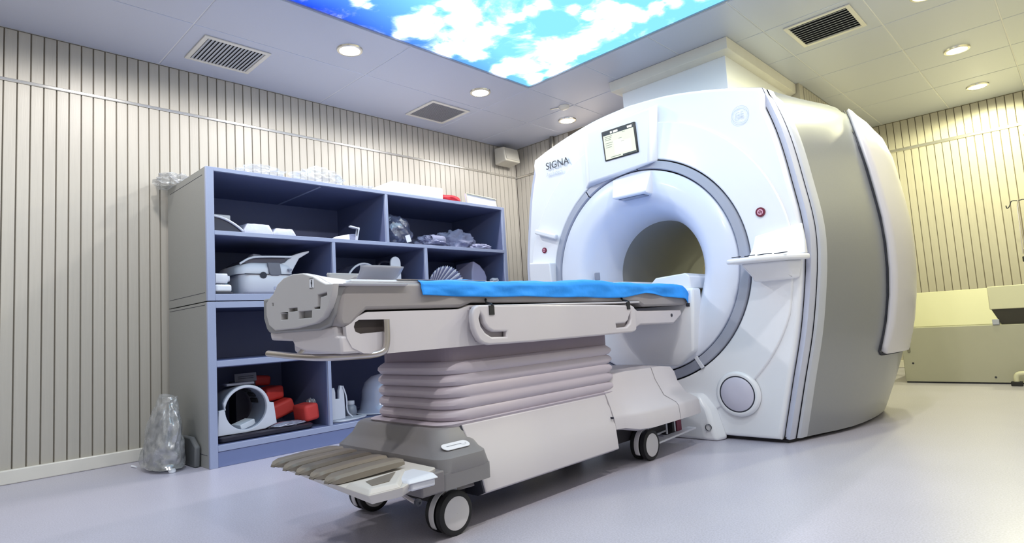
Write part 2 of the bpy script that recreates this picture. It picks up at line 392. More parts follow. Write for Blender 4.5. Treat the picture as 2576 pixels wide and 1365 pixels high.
for i, (x, y, z) in enumerate(vs):
    c = -.35
    for bx, by, ixx, ixy, iyy in BL:
        dx, dy = x - bx, y - by
        q = ixx * dx * dx + 2 * ixy * dx * dy + iyy * dy * dy
        if q < 6: c = max(c, 1.05 - q * .48)
    if y < 1.35 or x > -1.45: c = max(c, noise.noise(Vector((x * 1.1, y * 1.1, 2))) * 2.2 + .1)
    at.data[i].value = c
    at2.data[i].value = max(0, min(1, 1.0 - ((x + 3.2) * 1.55 + max(0, y - 1.8) * .42)))
sm = bpy.data.materials.new('backlit sky print'); sm.use_nodes = True; nt = sm.node_tree; N = nt.nodes; L = nt.links; N.remove(N['Principled BSDF'])
a1 = N.new('ShaderNodeAttribute'); a1.attribute_name = 'cloud'; a2 = N.new('ShaderNodeAttribute'); a2.attribute_name = 'deep'
tc = N.new('ShaderNodeTexCoord'); nz = N.new('ShaderNodeTexNoise'); nz.inputs['Scale'].default_value = 4.2; nz.inputs['Detail'].default_value = 8; nz.inputs['Distortion'].default_value = .5; nz.inputs['Roughness'].default_value = .6
L.new(tc.outputs['Object'], nz.inputs['Vector'])
mm = N.new('ShaderNodeMath'); mm.operation = 'MULTIPLY_ADD'; mm.inputs[1].default_value = 4.4; mm.inputs[2].default_value = -2.25; L.new(nz.outputs['Fac'], mm.inputs[0])
ad = N.new('ShaderNodeMath'); ad.operation = 'ADD'; L.new(a1.outputs['Fac'], ad.inputs[0]); L.new(mm.outputs[0], ad.inputs[1])
mr = N.new('ShaderNodeMapRange'); mr.interpolation_type = 'SMOOTHSTEP'; mr.inputs[1].default_value = -.35; mr.inputs[2].default_value = 1.35; L.new(ad.outputs[0], mr.inputs[0])
bl = N.new('ShaderNodeMix'); bl.data_type = 'RGBA'; bl.inputs[6].default_value = rgb(132, 216, 250); bl.inputs[7].default_value = rgb(30, 70, 225); L.new(a2.outputs['Fac'], bl.inputs[0])
cm = N.new('ShaderNodeMix'); cm.data_type = 'RGBA'; L.new(mr.outputs[0], cm.inputs[0]); L.new(bl.outputs[2], cm.inputs[6]); cm.inputs[7].default_value = (.86, .91, 1, 1)
st = N.new('ShaderNodeMath'); st.operation = 'MULTIPLY_ADD'; L.new(mr.outputs[0], st.inputs[0]); st.inputs[1].default_value = SKY_STRENGTH - .85; st.inputs[2].default_value = .85
em = N.new('ShaderNodeEmission'); L.new(cm.outputs[2], em.inputs[0]); L.new(st.outputs[0], em.inputs[1]); L.new(em.outputs[0], N['Material Output'].inputs[0])
sky = thing('light_panel', 'backlit ceiling panel printed with blue sky and white clouds', 'light panel', (SX0, SY0, CEIL))
P('printed_panel', me, sm, sky)
fr = MB(); t = .012
for q in ((SX0, SX0 + t, SY0, SY1), (SX1 - t, SX1, SY0, SY1), (SX0 + t, SX1 - t, SY0, SY0 + t), (SX0 + t, SX1 - t, SY1 - t, SY1)): fr.box(*q, CEIL + .001, CEIL + .011)
P('frame', fr, mat('panel edge grey', rgb(150, 156, 170), .4), sky)
bx = MB().box(SX0, SX1, SY0, SY1, CEIL + .04, CEIL + .1); P('housing', bx, ceil_back_m, sky)

# downlights
glow = {'cool': emission('lamp glow', (1, .97, .88), 30), 'warm': emission('lamp glow warm', (1, .97, .75), 30)}
seen = {(-3.5, .99): 'ceiling downlight above the blank wall nearest the camera, lit white', (-3.5, 2.15): 'lit ceiling downlight between the slatted square vent and the light panel',
        (-3.5, 3.38): 'lit ceiling downlight beside the finely meshed square vent', (-3.5, 4.54): 'lit ceiling downlight next to the small ceiling detector',
        (-.57, 4.61): 'yellow lit ceiling downlight beside the large vent right of the scanner', (-.57, 5.86): 'yellow lit ceiling downlight midway to the far panelled wall',
        (-.57, 7.05): 'yellow lit ceiling downlight nearest the far panelled wall'}
seen.update({(-3.5, -.25): 'unseen ceiling downlight of the shelving side row, behind the camera', (-.57, -.25): 'unseen ceiling downlight behind the camera on its own side', (-.57, .99): 'ceiling downlight just overhead of the camera', (-.57, 2.15): 'ceiling downlight second along from the camera, beside the light panel', (-.57, 3.38): 'ceiling downlight by the far corner of the light panel, above the frame'})
for x, y, k in LAMPS:
    lab = seen.get((x, y))
    t_ = thing('downlight', lab or 'recessed round ceiling downlight behind the camera', 'downlight', (x, y, CEIL), 'recessed ceiling downlights')
    P('trim_ring', MB().lathe([(.066, -.001), (.07, -.012), (.086, -.010), (.09, 0)], (x, y, CEIL), n=32), chrome_trim_m, t_, smooth=50)
    P('lens', MB().lathe([(.066, -.002), (.05, -.012), (.025, -.017), (.001, -.019)], (x, y, CEIL), n=28), glow[k], t_, smooth=60)

def vent(x0, x1, y0, y1, along, n, label, dense=False):
    t_ = thing('ceiling_vent', label, 'vent', ((x0 + x1) / 2, (y0 + y1) / 2, CEIL), 'square ceiling vents')
    w_ = .028; fr = MB()
    z0, z1 = CEIL - .010, CEIL - .0005
    for q in ((x0, x0 + w_, y0, y1), (x1 - w_, x1, y0, y1), (x0 + w_, x1 - w_, y0, y0 + w_), (x0 + w_, x1 - w_, y1 - w_, y1)): fr.box(*q, z0, z1)
    P('frame', fr, trim_m, t_, bevel=.002)
    P('backing', MB().box(x0 + w_, x1 - w_, y0 + w_, y1 - w_, CEIL - .0015, CEIL - .0005), ventd_m, t_)
    for i in range(n):
        f = (i + .5) / n
        if along == 'x':
            yy = y0 + w_ + (y1 - y0 - 2 * w_) * f; b_ = MB().obox(((x0 + x1) / 2, yy, CEIL - .007), (x1 - x0 - 2 * w_, (y1 - y0) / n * .75, .0015), (.35, 0, 0))
        else:
            xx = x0 + w_ + (x1 - x0 - 2 * w_) * f; b_ = MB().obox((xx, (y0 + y1) / 2, CEIL - .007), ((x1 - x0) / n * .75, y1 - y0 - 2 * w_, .0015), (0, .5, 0))
        P('slat', b_, vent_m, t_)
    return t_
vent(-4.275, -3.875, 1.335, 1.765, 'x', 16, 'square slatted ceiling vent nearest the camera over the blank wall')
vent(-4.275, -3.875, 3.17, 3.60, 'x', 30, 'square ceiling vent with fine dense slats above the shelving')
vent(-1.37, -.945, 4.335, 4.77, 'x', 10, 'ceiling vent with wide slats to the right of the white cornice box')
# detector
t_ = thing('smoke_detector', 'small white ceiling detector above the lettered corner of the scanner', 'detector', (-3.28, 4.22, CEIL))
P('body', MB().lathe([(.001, -.03), (.03, -.03), (.045, -.018), (.05, -.001)], (-3.28, 4.22, CEIL), n=24), trim_m, t_, smooth=40)
P('base_plate', MB().obox((-3.33, 4.20, CEIL - .004), (.16, .012, .006), (0, 0, .35)), chrome_trim_m, t_)
# speaker on the left wall near the corner
t_ = thing('wall_speaker', 'cream box speaker mounted in the top corner of the panelled wall', 'speaker', (-4.43, 4.6, 2.45))
P('cabinet', MB().prism([(-4.47, 2.45), (-4.30, 2.47), (-4.33, 2.625), (-4.47, 2.635)], 4.47, 4.70, 'y'), mat('speaker cream', rgb(206, 202, 188), .5), t_, bevel=.015, seg=3)
P('grille', MB().prism([(-4.302, 2.485), (-4.296, 2.487), (-4.325, 2.61), (-4.331, 2.61)], 4.485, 4.685, 'y'), mat('speaker grille', rgb(190, 187, 176), .7, bump=.4, bscale=500), t_, bevel=.004)
P('bracket', MB().tube([(-4.49, 4.585, 2.66), (-4.43, 4.585, 2.665), (-4.40, 4.585, 2.63)], .008), ink_m, t_)
# pipe in the far left corner
tag(P('conduit_pipe', MB().tube([(-3.925, 4.80, 1.9), (-3.925, 4.80, CEIL)], .022), mat('grey pipe', rgb(120, 118, 112), .4, metal=.5), smooth=60, at=(-3.925, 4.80, 1.9)),
    'grey vertical conduit on the far wall behind the scanner corner', 'pipe')
# duct box above the scanner with cornice
t_ = thing('duct_cover', 'white boxed ceiling duct with projecting cornice above the scanner', 'duct', (-2.2, 4.8, 2.24))
P('duct_panel', MB().box(-2.64, -1.745, 4.2, 5.50, 2.24, CEIL - .09), white_m, t_, bevel=.003)
cn = MB()
cn.loft([[(-2.65, 4.17, 2.585), (-1.735, 4.17, 2.585), (-1.735, 5.505, 2.585), (-2.65, 5.505, 2.585)],
         [(-2.70, 4.12, 2.60), (-1.69, 4.12, 2.60), (-1.69, 5.505, 2.60), (-2.70, 5.505, 2.60)],
         [(-2.71, 4.112, CEIL - .001), (-1.685, 4.112, CEIL - .001), (-1.685, 5.505, CEIL - .001), (-2.71, 5.505, CEIL - .001)]])
P('cornice', cn, trim_m, t_, bevel=.003)

# ------------------------------------------------------------------ the scanner
GX = -2.02
FP = [(.79, .02), (.86, .3), (.945, .65), (1.0, 1.06), (.965, 1.4), (.915, 1.68), (.84, 1.925), (.67, 1.98), (.47, 2.03), (.25, 2.068), (0, 2.085)]
MP = [(.935, .02), (1.0, .3), (1.08, .65), (1.12, 1.06), (1.09, 1.4), (1.03, 1.7), (.90, 1.95), (.70, 2.06), (.48, 2.12), (.25, 2.16), (0, 2.17)]
WP = [(.965, .02), (1.08, .3), (1.18, .65), (1.22, 1.06), (1.19, 1.4), (1.13, 1.72), (.95, 1.99), (.73, 2.10), (.49, 2.18), (.25, 2.22), (0, 2.23)]
RP = [(.90, .02), (.99, .3), (1.06, .65), (1.08, 1.06), (1.06, 1.4), (1.0, 1.72), (.85, 1.95), (.66, 2.04), (.44, 2.11), (.25, 2.14), (0, 2.15)]
def crom(p, n):
    out = []
    for i in range(len(p) - 1):
        a, b_, c, d = p[max(i - 1, 0)], p[i], p[i + 1], p[min(i + 2, len(p) - 1)]
        for j in range(n):
            t = j / n
            out.append(tuple(.5 * (2 * b_[k] + (c[k] - a[k]) * t + (2 * a[k] - 5 * b_[k] + 4 * c[k] - d[k]) * t * t + (3 * b_[k] - a[k] - 3 * c[k] + d[k]) * t ** 3) for k in (0, 1)))
    return out + [p[-1]]
def half(p, n=5): return crom(p[:7], n)[:-1] + crom(p[6:], n)
def ring_of(p, dh=0, n=5):
    h = half(p, n)
    if dh:
        q = []
        for i, (a, z) in enumerate(h):
            i0, i1 = max(i - 1, 0), min(i + 1, len(h) - 1)
            tx, tz = h[i1][0] - h[i0][0], h[i1][1] - h[i0][1]; l = math.hypot(tx, tz) or 1
            nx_, nz_ = tz / l, -tx / l
            if i == 0: nx_, nz_ = 1, 0
            if i > 6 * n - 2: nx_, nz_ = nx_ * .12, nz_ * .12
            if i == len(h) - 1: nx_, nz_ = 0, .12
            q.append((a + nx_ * dh, z + nz_ * dh))
        h = q
    return [(GX + a, z) for a, z in h] + [(GX - a, z) for a, z in h[-2::-1]]
def mixp(a, b_, t): return [(x * (1 - t) + u * t, z * (1 - t) + v * t) for (x, z), (u, v) in zip(a, b_)]
def sect(y):
    ys_ = [3.30, 3.80, 4.30, 4.70, 4.80]; ps = [FP, MP, WP, mixp(WP, RP, .85), mixp(RP, [(.7, .02)] * 0 + [(a * .9, z * .97) for a, z in RP], 1)]
    if y <= ys_[0]: return ps[0]
    for i in range(4):
        if y <= ys_[i + 1]:
            t = (y - ys_[i]) / (ys_[i + 1] - ys_[i])
            if i < 3:  # smooth through the middle
                pts = [ps[max(i - 1, 0)], ps[i], ps[i + 1], ps[min(i + 2, 4)]]
                return [tuple(.5 * (2 * pts[1][k][c] + (pts[2][k][c] - pts[0][k][c]) * t + (2 * pts[0][k][c] - 5 * pts[1][k][c] + 4 * pts[2][k][c] - pts[3][k][c]) * t * t + (3 * pts[1][k][c] - pts[0][k][c] - 3 * pts[2][k][c] + pts[3][k][c]) * t ** 3) for c in (0, 1)) for k in range(11)]
            return mixp(ps[i], ps[i + 1], t)
    return ps[-1]
gan = thing('mri_scanner', 'large white and silver scanner with round bore and grey ring', 'scanner', (GX, 4.0, 0))
# front cover with round opening
YF = 3.27
out = ring_of(FP, -.035, 4)
circ = lambda cx, cz, r, n=72: [(cx + r * math.cos(2 * PI * i / n), cz + r * math.sin(2 * PI * i / n)) for i in range(n)]
BZ = 1.0
P('front_cover', plate_mesh([out, circ(GX, BZ, .70, 96)], .07, .02, 4, MY(YF + .035)), white_m, gan, smooth=50)
# raised wide dish on the front, cut off where the outline is narrower
def dish(r, margin):
    h = half(FP, 5)
    def hwz(z):
        for (a, z0), (b_, z1) in zip(h, h[1:]):
            if z0 <= z <= z1 or z1 <= z <= z0: return a + (b_ - a) * ((z - z0) / (z1 - z0 or 1))
        return 0
    q = []
    for i in range(160):
        t = 2 * PI * i / 160; a, z = r * math.cos(t), BZ + r * math.sin(t)
        if z < .12: continue
        lim = hwz(z) - margin; a = max(-lim, min(lim, a)); q.append((GX + a, z))
    return q
P('front_dish', plate_mesh([dish(.93, .075), circ(GX, BZ, .70, 96)], .026, .009, 4, MY(YF - .001)), white_m, gan, smooth=60)
# side band and shell
loops = []
for y_, dh in ((3.315, -.03), (3.30, -.006), (3.298, .0), (3.325, .012), (3.345, .014), (3.352, .010)): loops.append([(x, y_, z) for x, z in ring_of(FP, dh)])
P('side_band', MB().loft(loops, False), band_m, gan, smooth=40)
P('band_gap', MB().loft([[(x, 3.352, z) for x, z in ring_of(FP, .010)], [(x, 3.357, z) for x, z in ring_of(FP, .002)], [(x, 3.366, z) for x, z in ring_of(FP, .012)]], False), gap_m, gan)
loops = []
for i, y_ in enumerate((3.357, 3.361, 3.375, 3.42)):
    loops.append([(x, y_, z) for x, z in ring_of(sect(y_), (.006, .018, .022, .020)[i])])
P('shell_lip', MB().loft(loops, False), mat('shell lip pale', rgb(190, 194, 204), .3, coat=.3), gan, smooth=40)
loops = [[(x, y_, z) for x, z in ring_of(sect(y_), .020 if y_ < 4.6 else .0)] for y_ in (3.42, 3.52, 3.65, 3.8, 3.95, 4.1, 4.25, 4.4, 4.55, 4.66, 4.73, 4.78)]
loops.append([(GX + (x - GX) * .86, 4.80, .02 + (z - .02) * .94) for x, z in ring_of(sect(4.78))])
P('side_shell', MB().loft(loops, False), shell_m, gan, smooth=50)
# back plate with a bore hole
P('rear_cover', plate_mesh([[(GX + (x - GX) * .87, .02 + (z - .02) * .94) for x, z in ring_of(sect(4.78), 0, 3)], circ(GX, BZ, .37, 64)], .02, 0, 0, MY(4.80)), white_m, gan, smooth=40)
P('base_skirt', MB().loft([[(GX + (x - GX) * .97, y_, z) for x in [] for z in []] or [(GX - .78, 3.31, z), (GX + .78, 3.31, z), (GX + .93, 3.9, z), (GX + .93, 4.6, z), (GX - .93, 4.6, z), (GX - .93, 3.9, z)] for z in (0, .03) for y_ in (0,)]), dark_m, gan)
# pale rear side panels (one on each flank) lying proud of the shell
def surf(y_, z):
    h = half(sect(y_), 5)[:31]
    for (a, z0), (b_, z1) in zip(h, h[1:]):
        if z0 <= z <= z1: return a + (b_ - a) * (z - z0) / (z1 - z0)
    return h[-1][0]
for s in (1, -1):
    rows = []; zs = [.415, .43, .46, .52, .60, .75, .9, 1.05, 1.2, 1.35, 1.5, 1.62, 1.74, 1.86, 1.95]
    for z in zs:
        yl = 3.96 + .025 * math.exp(-((z - .75) / .3) ** 2) + (max(0, z - 1.62) ** 2) * 2.4
        yr = 4.66 if z > .6 else 4.66 - (.6 - z) ** 1.5 * 3.9
        if z < .43: yl += .03
        row = []
        for j in range(11):
            yy = yl + (yr - yl) * j / 10
            row.append((GX + s * (surf(yy, z) + .020 + .022), yy, z))
        rows.append(row)
    g = MB(); g.loft(rows, False, closed=False)
    P('rear_side_panel', g, fin_m, gan, smooth=60, solid=.02, label='pale curved panel set on the grey flank')
    edge = MB()
    edge.loft([[(GX + s * (surf(r[0][1], r[0][2]) + .021), r[0][1] - (.009 if i < 3 else .0025), r[0][2] - (.010 if i == 0 else 0)) for i, r in enumerate(rows)],
               [(GX + s * (surf(r[0][1], r[0][2]) + .024), r[0][1] + .004, r[0][2]) for i, r in enumerate(rows)]], False, closed=False)
    bl_ = [(GX + s * (surf(p[1], p[2]) + .022), p[1], p[2] - .012) for p in rows[0]]; bu = [(GX + s * (surf(p[1], p[2]) + .024), p[1], p[2] + .004) for p in rows[0]]
    edge.loft([bl_, bu], False, closed=False)
    P('panel_gap', edge, gap_m, gan, solid=.004)
# bore: grey ring, white flared disc, liner
P('ring_gap', MB().lathe([(.705, YF - .012), (.705, YF + .03), (.62, YF + .03), (.62, YF - .012)], (GX, 0, BZ), 'y', 96), gap_m, gan)
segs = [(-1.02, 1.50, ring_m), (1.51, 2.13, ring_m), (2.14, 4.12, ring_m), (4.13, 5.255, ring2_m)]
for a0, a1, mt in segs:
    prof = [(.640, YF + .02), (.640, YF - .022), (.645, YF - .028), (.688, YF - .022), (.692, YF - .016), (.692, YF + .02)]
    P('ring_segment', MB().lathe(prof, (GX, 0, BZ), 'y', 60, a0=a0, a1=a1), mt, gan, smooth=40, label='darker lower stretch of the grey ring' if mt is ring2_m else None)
P('ring_joint', MB().obox((GX + .665 * math.cos(-1.025), YF - .024, BZ + .665 * math.sin(-1.025)), (.075, .012, .022), (0, 1.025 , 0)), off_m, gan, bevel=.002)
prof = [(.632, YF + .02), (.632, YF - .018), (.626, YF - .026), (.55, YF - .028)]
for i in range(13):
    t = PI / 2 * i / 12; prof.append((.345 + .15 * (1 - math.sin(t)), YF - .028 + .33 * (1 - math.cos(t))))
P('bore_disc', MB().lathe(prof, (GX, 0, BZ), 'y', 96), disc_m, gan, smooth=60)
P('bore_liner', MB().lathe([(.3455, YF + .296), (.350, YF + .33), (.350, 4.79), (.37, 4.81)], (GX, 0, BZ), 'y', 80), bore_m, gan, smooth=60)
# positioning light hood hanging over the bore
HX = GX + .012
g = MB()
g.loft([[(HX - .15, 3.245, 1.612), (HX + .135, 3.245, 1.612), (HX + .135, 3.225, 1.606), (HX - .15, 3.225, 1.606)],
        [(HX - .115, 3.30, 1.49), (HX + .130, 3.30, 1.49), (HX + .130, 3.155, 1.475), (HX - .115, 3.155, 1.475)],
        [(HX - .100, 3.31, 1.462), (HX + .125, 3.31, 1.462), (HX + .120, 3.165, 1.462), (HX - .095, 3.165, 1.462)]])
hood = P('light_hood', g, white_m, gan, bevel=.008, seg=3)
P('hood_lens', MB().box(HX - .08, HX + .10, 3.175, 3.25, 1.458, 1.4635), mat('hood lens', rgb(96, 104, 128), .15, coat=.8), hood, bevel=.003)
# display housing
g = MB()
g.loft([[(-2.40, YF - .01, 1.60), (-1.83, YF - .01, 1.665), (-1.80, YF - .01, 2.02), (-2.38, YF - .01, 1.98)],
        [(-2.33, 3.205, 1.625), (-1.868, 3.205, 1.652), (-1.815, 3.180, 1.975), (-2.30, 3.180, 1.96)]])
hs_ = P('display_housing', g, white_m, gan, bevel=.010, seg=3)
# screen plane on the housing's front
A = Vector((-2.177, 3.1985, 1.733)); Bx = Vector((-1.925, 3.1985, 1.733)); Cz = Vector((-2.177, 3.1790, 1.925))
ux = (Bx - A); uz = (Cz - A); nn = ux.cross(uz).normalized()
if nn.y > 0: nn = -nn
def sq(u0, u1, v0, v1, d, mtk, g):
    ps = [A + ux * u + uz * v + nn * d for u, v in ((u0, v0), (u1, v0), (u1, v1), (u0, v1))]
    g.add(ps, [(0, 1, 2, 3)], mtk)
g = MB()
g.loft([[A + ux * u + uz * v + nn * d for u, v in ((-.0, 0), (1.0, 0), (1.0, 1.0), (0, 1.0))] for d in (-.01, .008)])
bez = P('display_bezel', g, mat('display bezel', rgb(40, 42, 46), .35), hs_, bevel=.004)
g = MB(); d0 = .009
sq(.045, .955, .04, .955, d0, 0, g)                       # lit page
sq(.045, .955, .835, .955, d0 + .0006, 1, g)              # header bar
sq(.27, .33, .86, .93, d0 + .0012, 2, g); sq(.36, .50, .86, .93, d0 + .0012, 2, g)
sq(.78, .92, .865, .935, d0 + .0012, 2, g)
for i, v in enumerate((.77, .715, .66, .56, .49, .42)): sq(.09, .31 - .02 * (i % 3), v, v + .016, d0 + .0012, 3, g)
for u, v in ((.62, .79), (.50, .62), (.56, .5)): sq(u, u + .09, v, v + .012, d0 + .0012, 3, g)
sq(.33, .60, .525, .60, d0 + .0006, 2, g); sq(.34, .84, .15, .52, d0 + .0006, 2, g)
sq(.56, .955, .04, .085, d0 + .0012, 1, g); sq(.2, .5, .075, .095, d0 + .0012, 3, g)
P('screen', g, [emission('screen page', rgb(214, 226, 208), .95), emission('screen bar', rgb(76, 84, 92), .9), emission('screen white', rgb(236, 242, 232), 1.0), emission('screen text', rgb(120, 130, 122), .9)], hs_)
P('housing_lip', MB().tube([(-2.36, YF - .012, 1.59), (-2.25, YF - .03, 1.635), (-2.12, YF - .045, 1.668)], .004), ring_m, gan, smooth=60)
# lettering on the cover and the round emblem
TM = lambda x, y_, z, sx=1: Matrix.Translation((x, y_, z)) @ Matrix.Rotation(PI / 2, 4, 'X') @ Matrix.Diagonal((sx, 1, 1, 1))
P('lettering', text_mesh('SIGNA', .072, TM(-2.735, YF - .016, 1.815, 1.02)), ink_m, gan)
P('lettering', text_mesh('Architect', .040, TM(-2.735, YF - .016, 1.765, 1.0)), faint_m, gan)
g = MB().lathe([(.046, 0), (.050, 0)], (-1.30, YF - .0155, 1.80), 'y', 40).lathe([(.040, 0), (.042, 0)], (-1.30, YF - .0155, 1.80), 'y', 40)
em_ = P('emblem', g, faint_m, gan)
P('emblem_letters', text_mesh('GE', .042, TM(-1.330, YF - .0155, 1.786)), faint_m, em_)
# service console right, with buttons, and its smaller mirror twin left
def console(s, full=True):
    X = lambda a: GX + s * a
    g = MB()
    lo, hi = (.655, 1.0)
    top = [(X(lo), YF - .235), (X(lo + .03), YF - .26), (X(lo + .16), YF - .25), (X(hi - .05), YF - .13), (X(hi), YF - .02), (X(hi), YF), (X(lo + .1), YF), (X(lo + .03), YF - .06)]
    up = [(x, y_, .985 + (YF - y_) * -.02) for x, y_ in top]
    lw = [(x, y_, .955) for x, y_ in top]
    g.loft([lw, up])
    sh = P('console_shelf', g, white_m, gan, bevel=.010, seg=3)
    g = MB()
    b0 = [(X(lo + .04), YF - .17), (X(hi - .09), YF - .09), (X(hi - .03), YF), (X(lo + .04), YF)]
    b1 = [(X(lo + .07), YF - .10), (X(hi - .09), YF - .05), (X(hi - .05), YF), (X(lo + .07), YF)]
    g.loft([[(x, y_, .956) for x, y_ in b0], [(x, y_, .885) for x, y_ in b1], [(x, y_ + .012 if y_ < YF - .01 else y_, .86) for x, y_ in b1]])
    P('console_body', g, white_m, gan, bevel=.015, seg=3)
    # glossy back rest rising from the shelf
    g = MB()
    g.loft([[(X(lo + .075), YF - .135, .984), (X(hi - .01), YF - .035, .984), (X(hi - .01), YF, .984), (X(lo + .075), YF, .984)],
            [(X(lo + .085), YF - .085, 1.04), (X(hi - .012), YF - .022, 1.05), (X(hi - .012), YF, 1.05), (X(lo + .085), YF, 1.04)],
            [(X(lo + .095), YF - .060, 1.105), (X(hi - .02), YF - .018, 1.145), (X(hi - .02), YF, 1.145), (X(lo + .095), YF, 1.105)]])
    P('console_back', g, white_m, gan, bevel=.006, seg=3)
    if full:
        g = MB()
        for i, (a, w_) in enumerate(((.70, .05), (.745, .02), (.78, .035), (.815, .03), (.85, .045), (.885, .03), (.915, .045))):
            zz = .9915; yy = YF - .205 + (i % 2) * .022 + max(0, a - .8) * .55
            b_ = MB().obox((X(a), yy, zz), (w_, .012, .004), (0, 0, (.45 if i % 3 else -.2) * s))
            P('button', b_, ink_m, sh, bevel=.001)
console(1)
# left side: small grab bar, sign, pocket
P('grab_bar', MB().obox((-2.75, YF - .045, 1.345), (.20, .035, .035), (0, .34, 0)), white_m, gan, bevel=.010, seg=3)
P('pocket_shelf', MB().loft([[(-2.93, YF - .05, 1.16), (-2.70, YF - .09, 1.135), (-2.70, YF, 1.135), (-2.93, YF, 1.16)], [(-2.95, YF - .03, .86), (-2.71, YF - .06, .86), (-2.71, YF, .86), (-2.95, YF, .86)]]), white_m, gan, bevel=.010, seg=3)
def sign(x, z, r, label):
    sg = P('stop_button', MB().lathe([(r, 0), (r, -.006), (r * .98, -.009), (.0005, -.009)], (x, YF - .013, z), 'y', 32), maroon_m, gan, smooth=40, label=label)
    P('sign_face', MB().disc((x, YF - .0235, z), r * .62, 'y', 28), mat('sign pale face', rgb(222, 168, 190), .4), sg)
    g = MB(); g.box(x - r * .42, x + r * .42, YF - .0242, YF - .0238, z - r * .05, z + r * .12)
    g.box(x - r * .3, x - r * .12, YF - .0242, YF - .0238, z - r * .38, z - r * .02).box(x + r * .12, x + r * .3, YF - .0242, YF - .0238, z - r * .38, z - r * .02).box(x - r * .2, x + r * .2, YF - .0242, YF - .0238, z + r * .24, z + r * .36)
    P('sign_mark', g, maroon_m, sg)
sign(-1.243, 1.236, .026, 'round maroon button with a pale symbol')
sign(-2.80, 1.238, .020, 'small round dark button on the left')
# round cap low on the cover
g = MB().lathe([(.125, -.006), (.122, -.020), (.108, -.028), (.100, -.026)], (-1.468, YF, .256), 'y', 48)
rc = P('round_collar', g, white_m, gan, smooth=50)
P('round_cap', MB().lathe([(.093, -.015), (.093, -.026), (.088, -.030), (.04, -.034), (.0005, -.035)], (-1.468, YF, .256), 'y', 48), mat('cap pale lilac', rgb(206, 204, 222), .35, coat=.2), rc, smooth=50)
P('cap_gap', MB().lathe([(.1005, -.0245), (.092, -.0245)], (-1.468, YF, .256), 'y', 48), gap_m, rc)
# docking block under the bore and the bridge deck inside it
g = MB(); g.loft([[(GX - .22, 3.235, .41), (GX + .22, 3.235, .41), (GX + .22, YF + .02, .41), (GX - .22, YF + .02, .41)],
                  [(GX - .345, 3.19, .50), (GX + .345, 3.19, .50), (GX + .345, YF + .02, .50), (GX - .345, YF + .02, .50)],
                  [(GX - .375, 3.17, .72), (GX + .375, 3.17, .72), (GX + .375, YF + .02, .72), (GX - .375, YF + .02, .72)],
                  [(GX - .375, 3.19, .862), (GX + .375, 3.19, .862), (GX + .375, YF + .02, .862), (GX - .375, YF + .02, .862)]])
P('docking_block', g, white_m, gan, bevel=.015, seg=3)
for s in (-1, 1):
    g = MB(); g.loft([[(GX + s * .03, y_, .862), (GX + s * .338, y_, .862), (GX + s * .334, y_, .935), (GX + s * .31, y_, .955), (GX + s * .11, y_, .945), (GX + s * .03, y_, .875)] for y_ in (3.24, 4.7)])
    P('bridge_arm', g, white_m, gan, bevel=.008)
P('bridge_deck', MB().box(GX - .03, GX + .03, 3.25, 4.7, .862, .878), white_m, gan)
g = MB(); g.loft([[(GX - .44, 3.19, .0), (GX + .44, 3.19, .0), (GX + .47, YF + .01, .0), (GX - .47, YF + .01, .0)], [(GX - .40, 3.19, .17), (GX + .40, 3.19, .17), (GX + .42, YF + .01, .18), (GX - .42, YF + .01, .18)], [(GX - .34, 3.205, .245), (GX + .34, 3.205, .245), (GX + .36, YF + .01, .26), (GX - .36, YF + .01, .26)]])
P('dock_foot', g, white_m, gan, bevel=.02, seg=3)
P('dock_bolt', MB().lathe([(.018, -.01), (.018, 0), (.008, .003), (.0005, .003)], (-1.625, 3.19, .075), 'y', 16), ink_m, gan)
P('bore_sensor', MB().obox((GX - .36, YF + .02, 1.005), (.035, .03, .05), (0, 0, .7)), ring2_m, gan, bevel=.004)

# ------------------------------------------------------------------ the patient table
TX = -1.945
tb = thing('patient_table', 'wheeled patient table with folded bellows docked to the scanner', 'medical table', (TX, 2.1, 0))
# grey foot cover
def lz(secs, n=6): return [[(x, y_, z) for x, y_ in rrect(x0, x1, y0, y1, r, n)] for z, x0, x1, y0, y1, r in secs]
secs = [(.222, -2.285, -1.60, 1.265, 1.50, .05), (.232, -2.29, -1.595, 1.26, 1.50, .05), (.275, -2.29, -1.603, 1.265, 1.49, .05), (.288, -2.28, -1.620, 1.28, 1.48, .05),
        (.300, -2.275, -1.650, 1.295, 1.49, .05), (.316, -2.268, -1.682, 1.308, 1.50, .06), (.352, -2.258, -1.698, 1.325, 1.50, .07), (.360, -2.25, -1.706, 1.333, 1.50, .07)]
P('base_cover', MB().loft(lz(secs)), base_m, tb, smooth=40)
for xa, xb in ((-1.672, -1.597), (-2.29, -2.215)):
    P('cover_leg', MB().loft([[(x, y_, z) for x, y_ in rrect(xa, xb, 1.262, 1.49, .02, 4)] for z in (.178, .232)]), base_m, tb, smooth=40)
P('base_label', plate_mesh([rrect(-.06, .06, -.019, .019, .0185)], .003, .001, 2, Matrix.Translation((-1.648, 1.37, .3045)) @ Matrix.Rotation(.42, 4, 'Y') @ Matrix.Rotation(PI / 2, 4, 'Z') @ Matrix.Rotation(-.42 * 0, 4, 'X') @ Matrix.Rotation(0, 4, 'Y')), paper_m, tb)
lk = MB(); lk.lathe([(.009, 0), (.0115, 0)], (-1.648, 1.405, .3075), 'z', 20); lk.box(-1.650, -1.646, 1.33, 1.395, .3075, .3079)
P('key_symbol', lk, faint_m, tb)
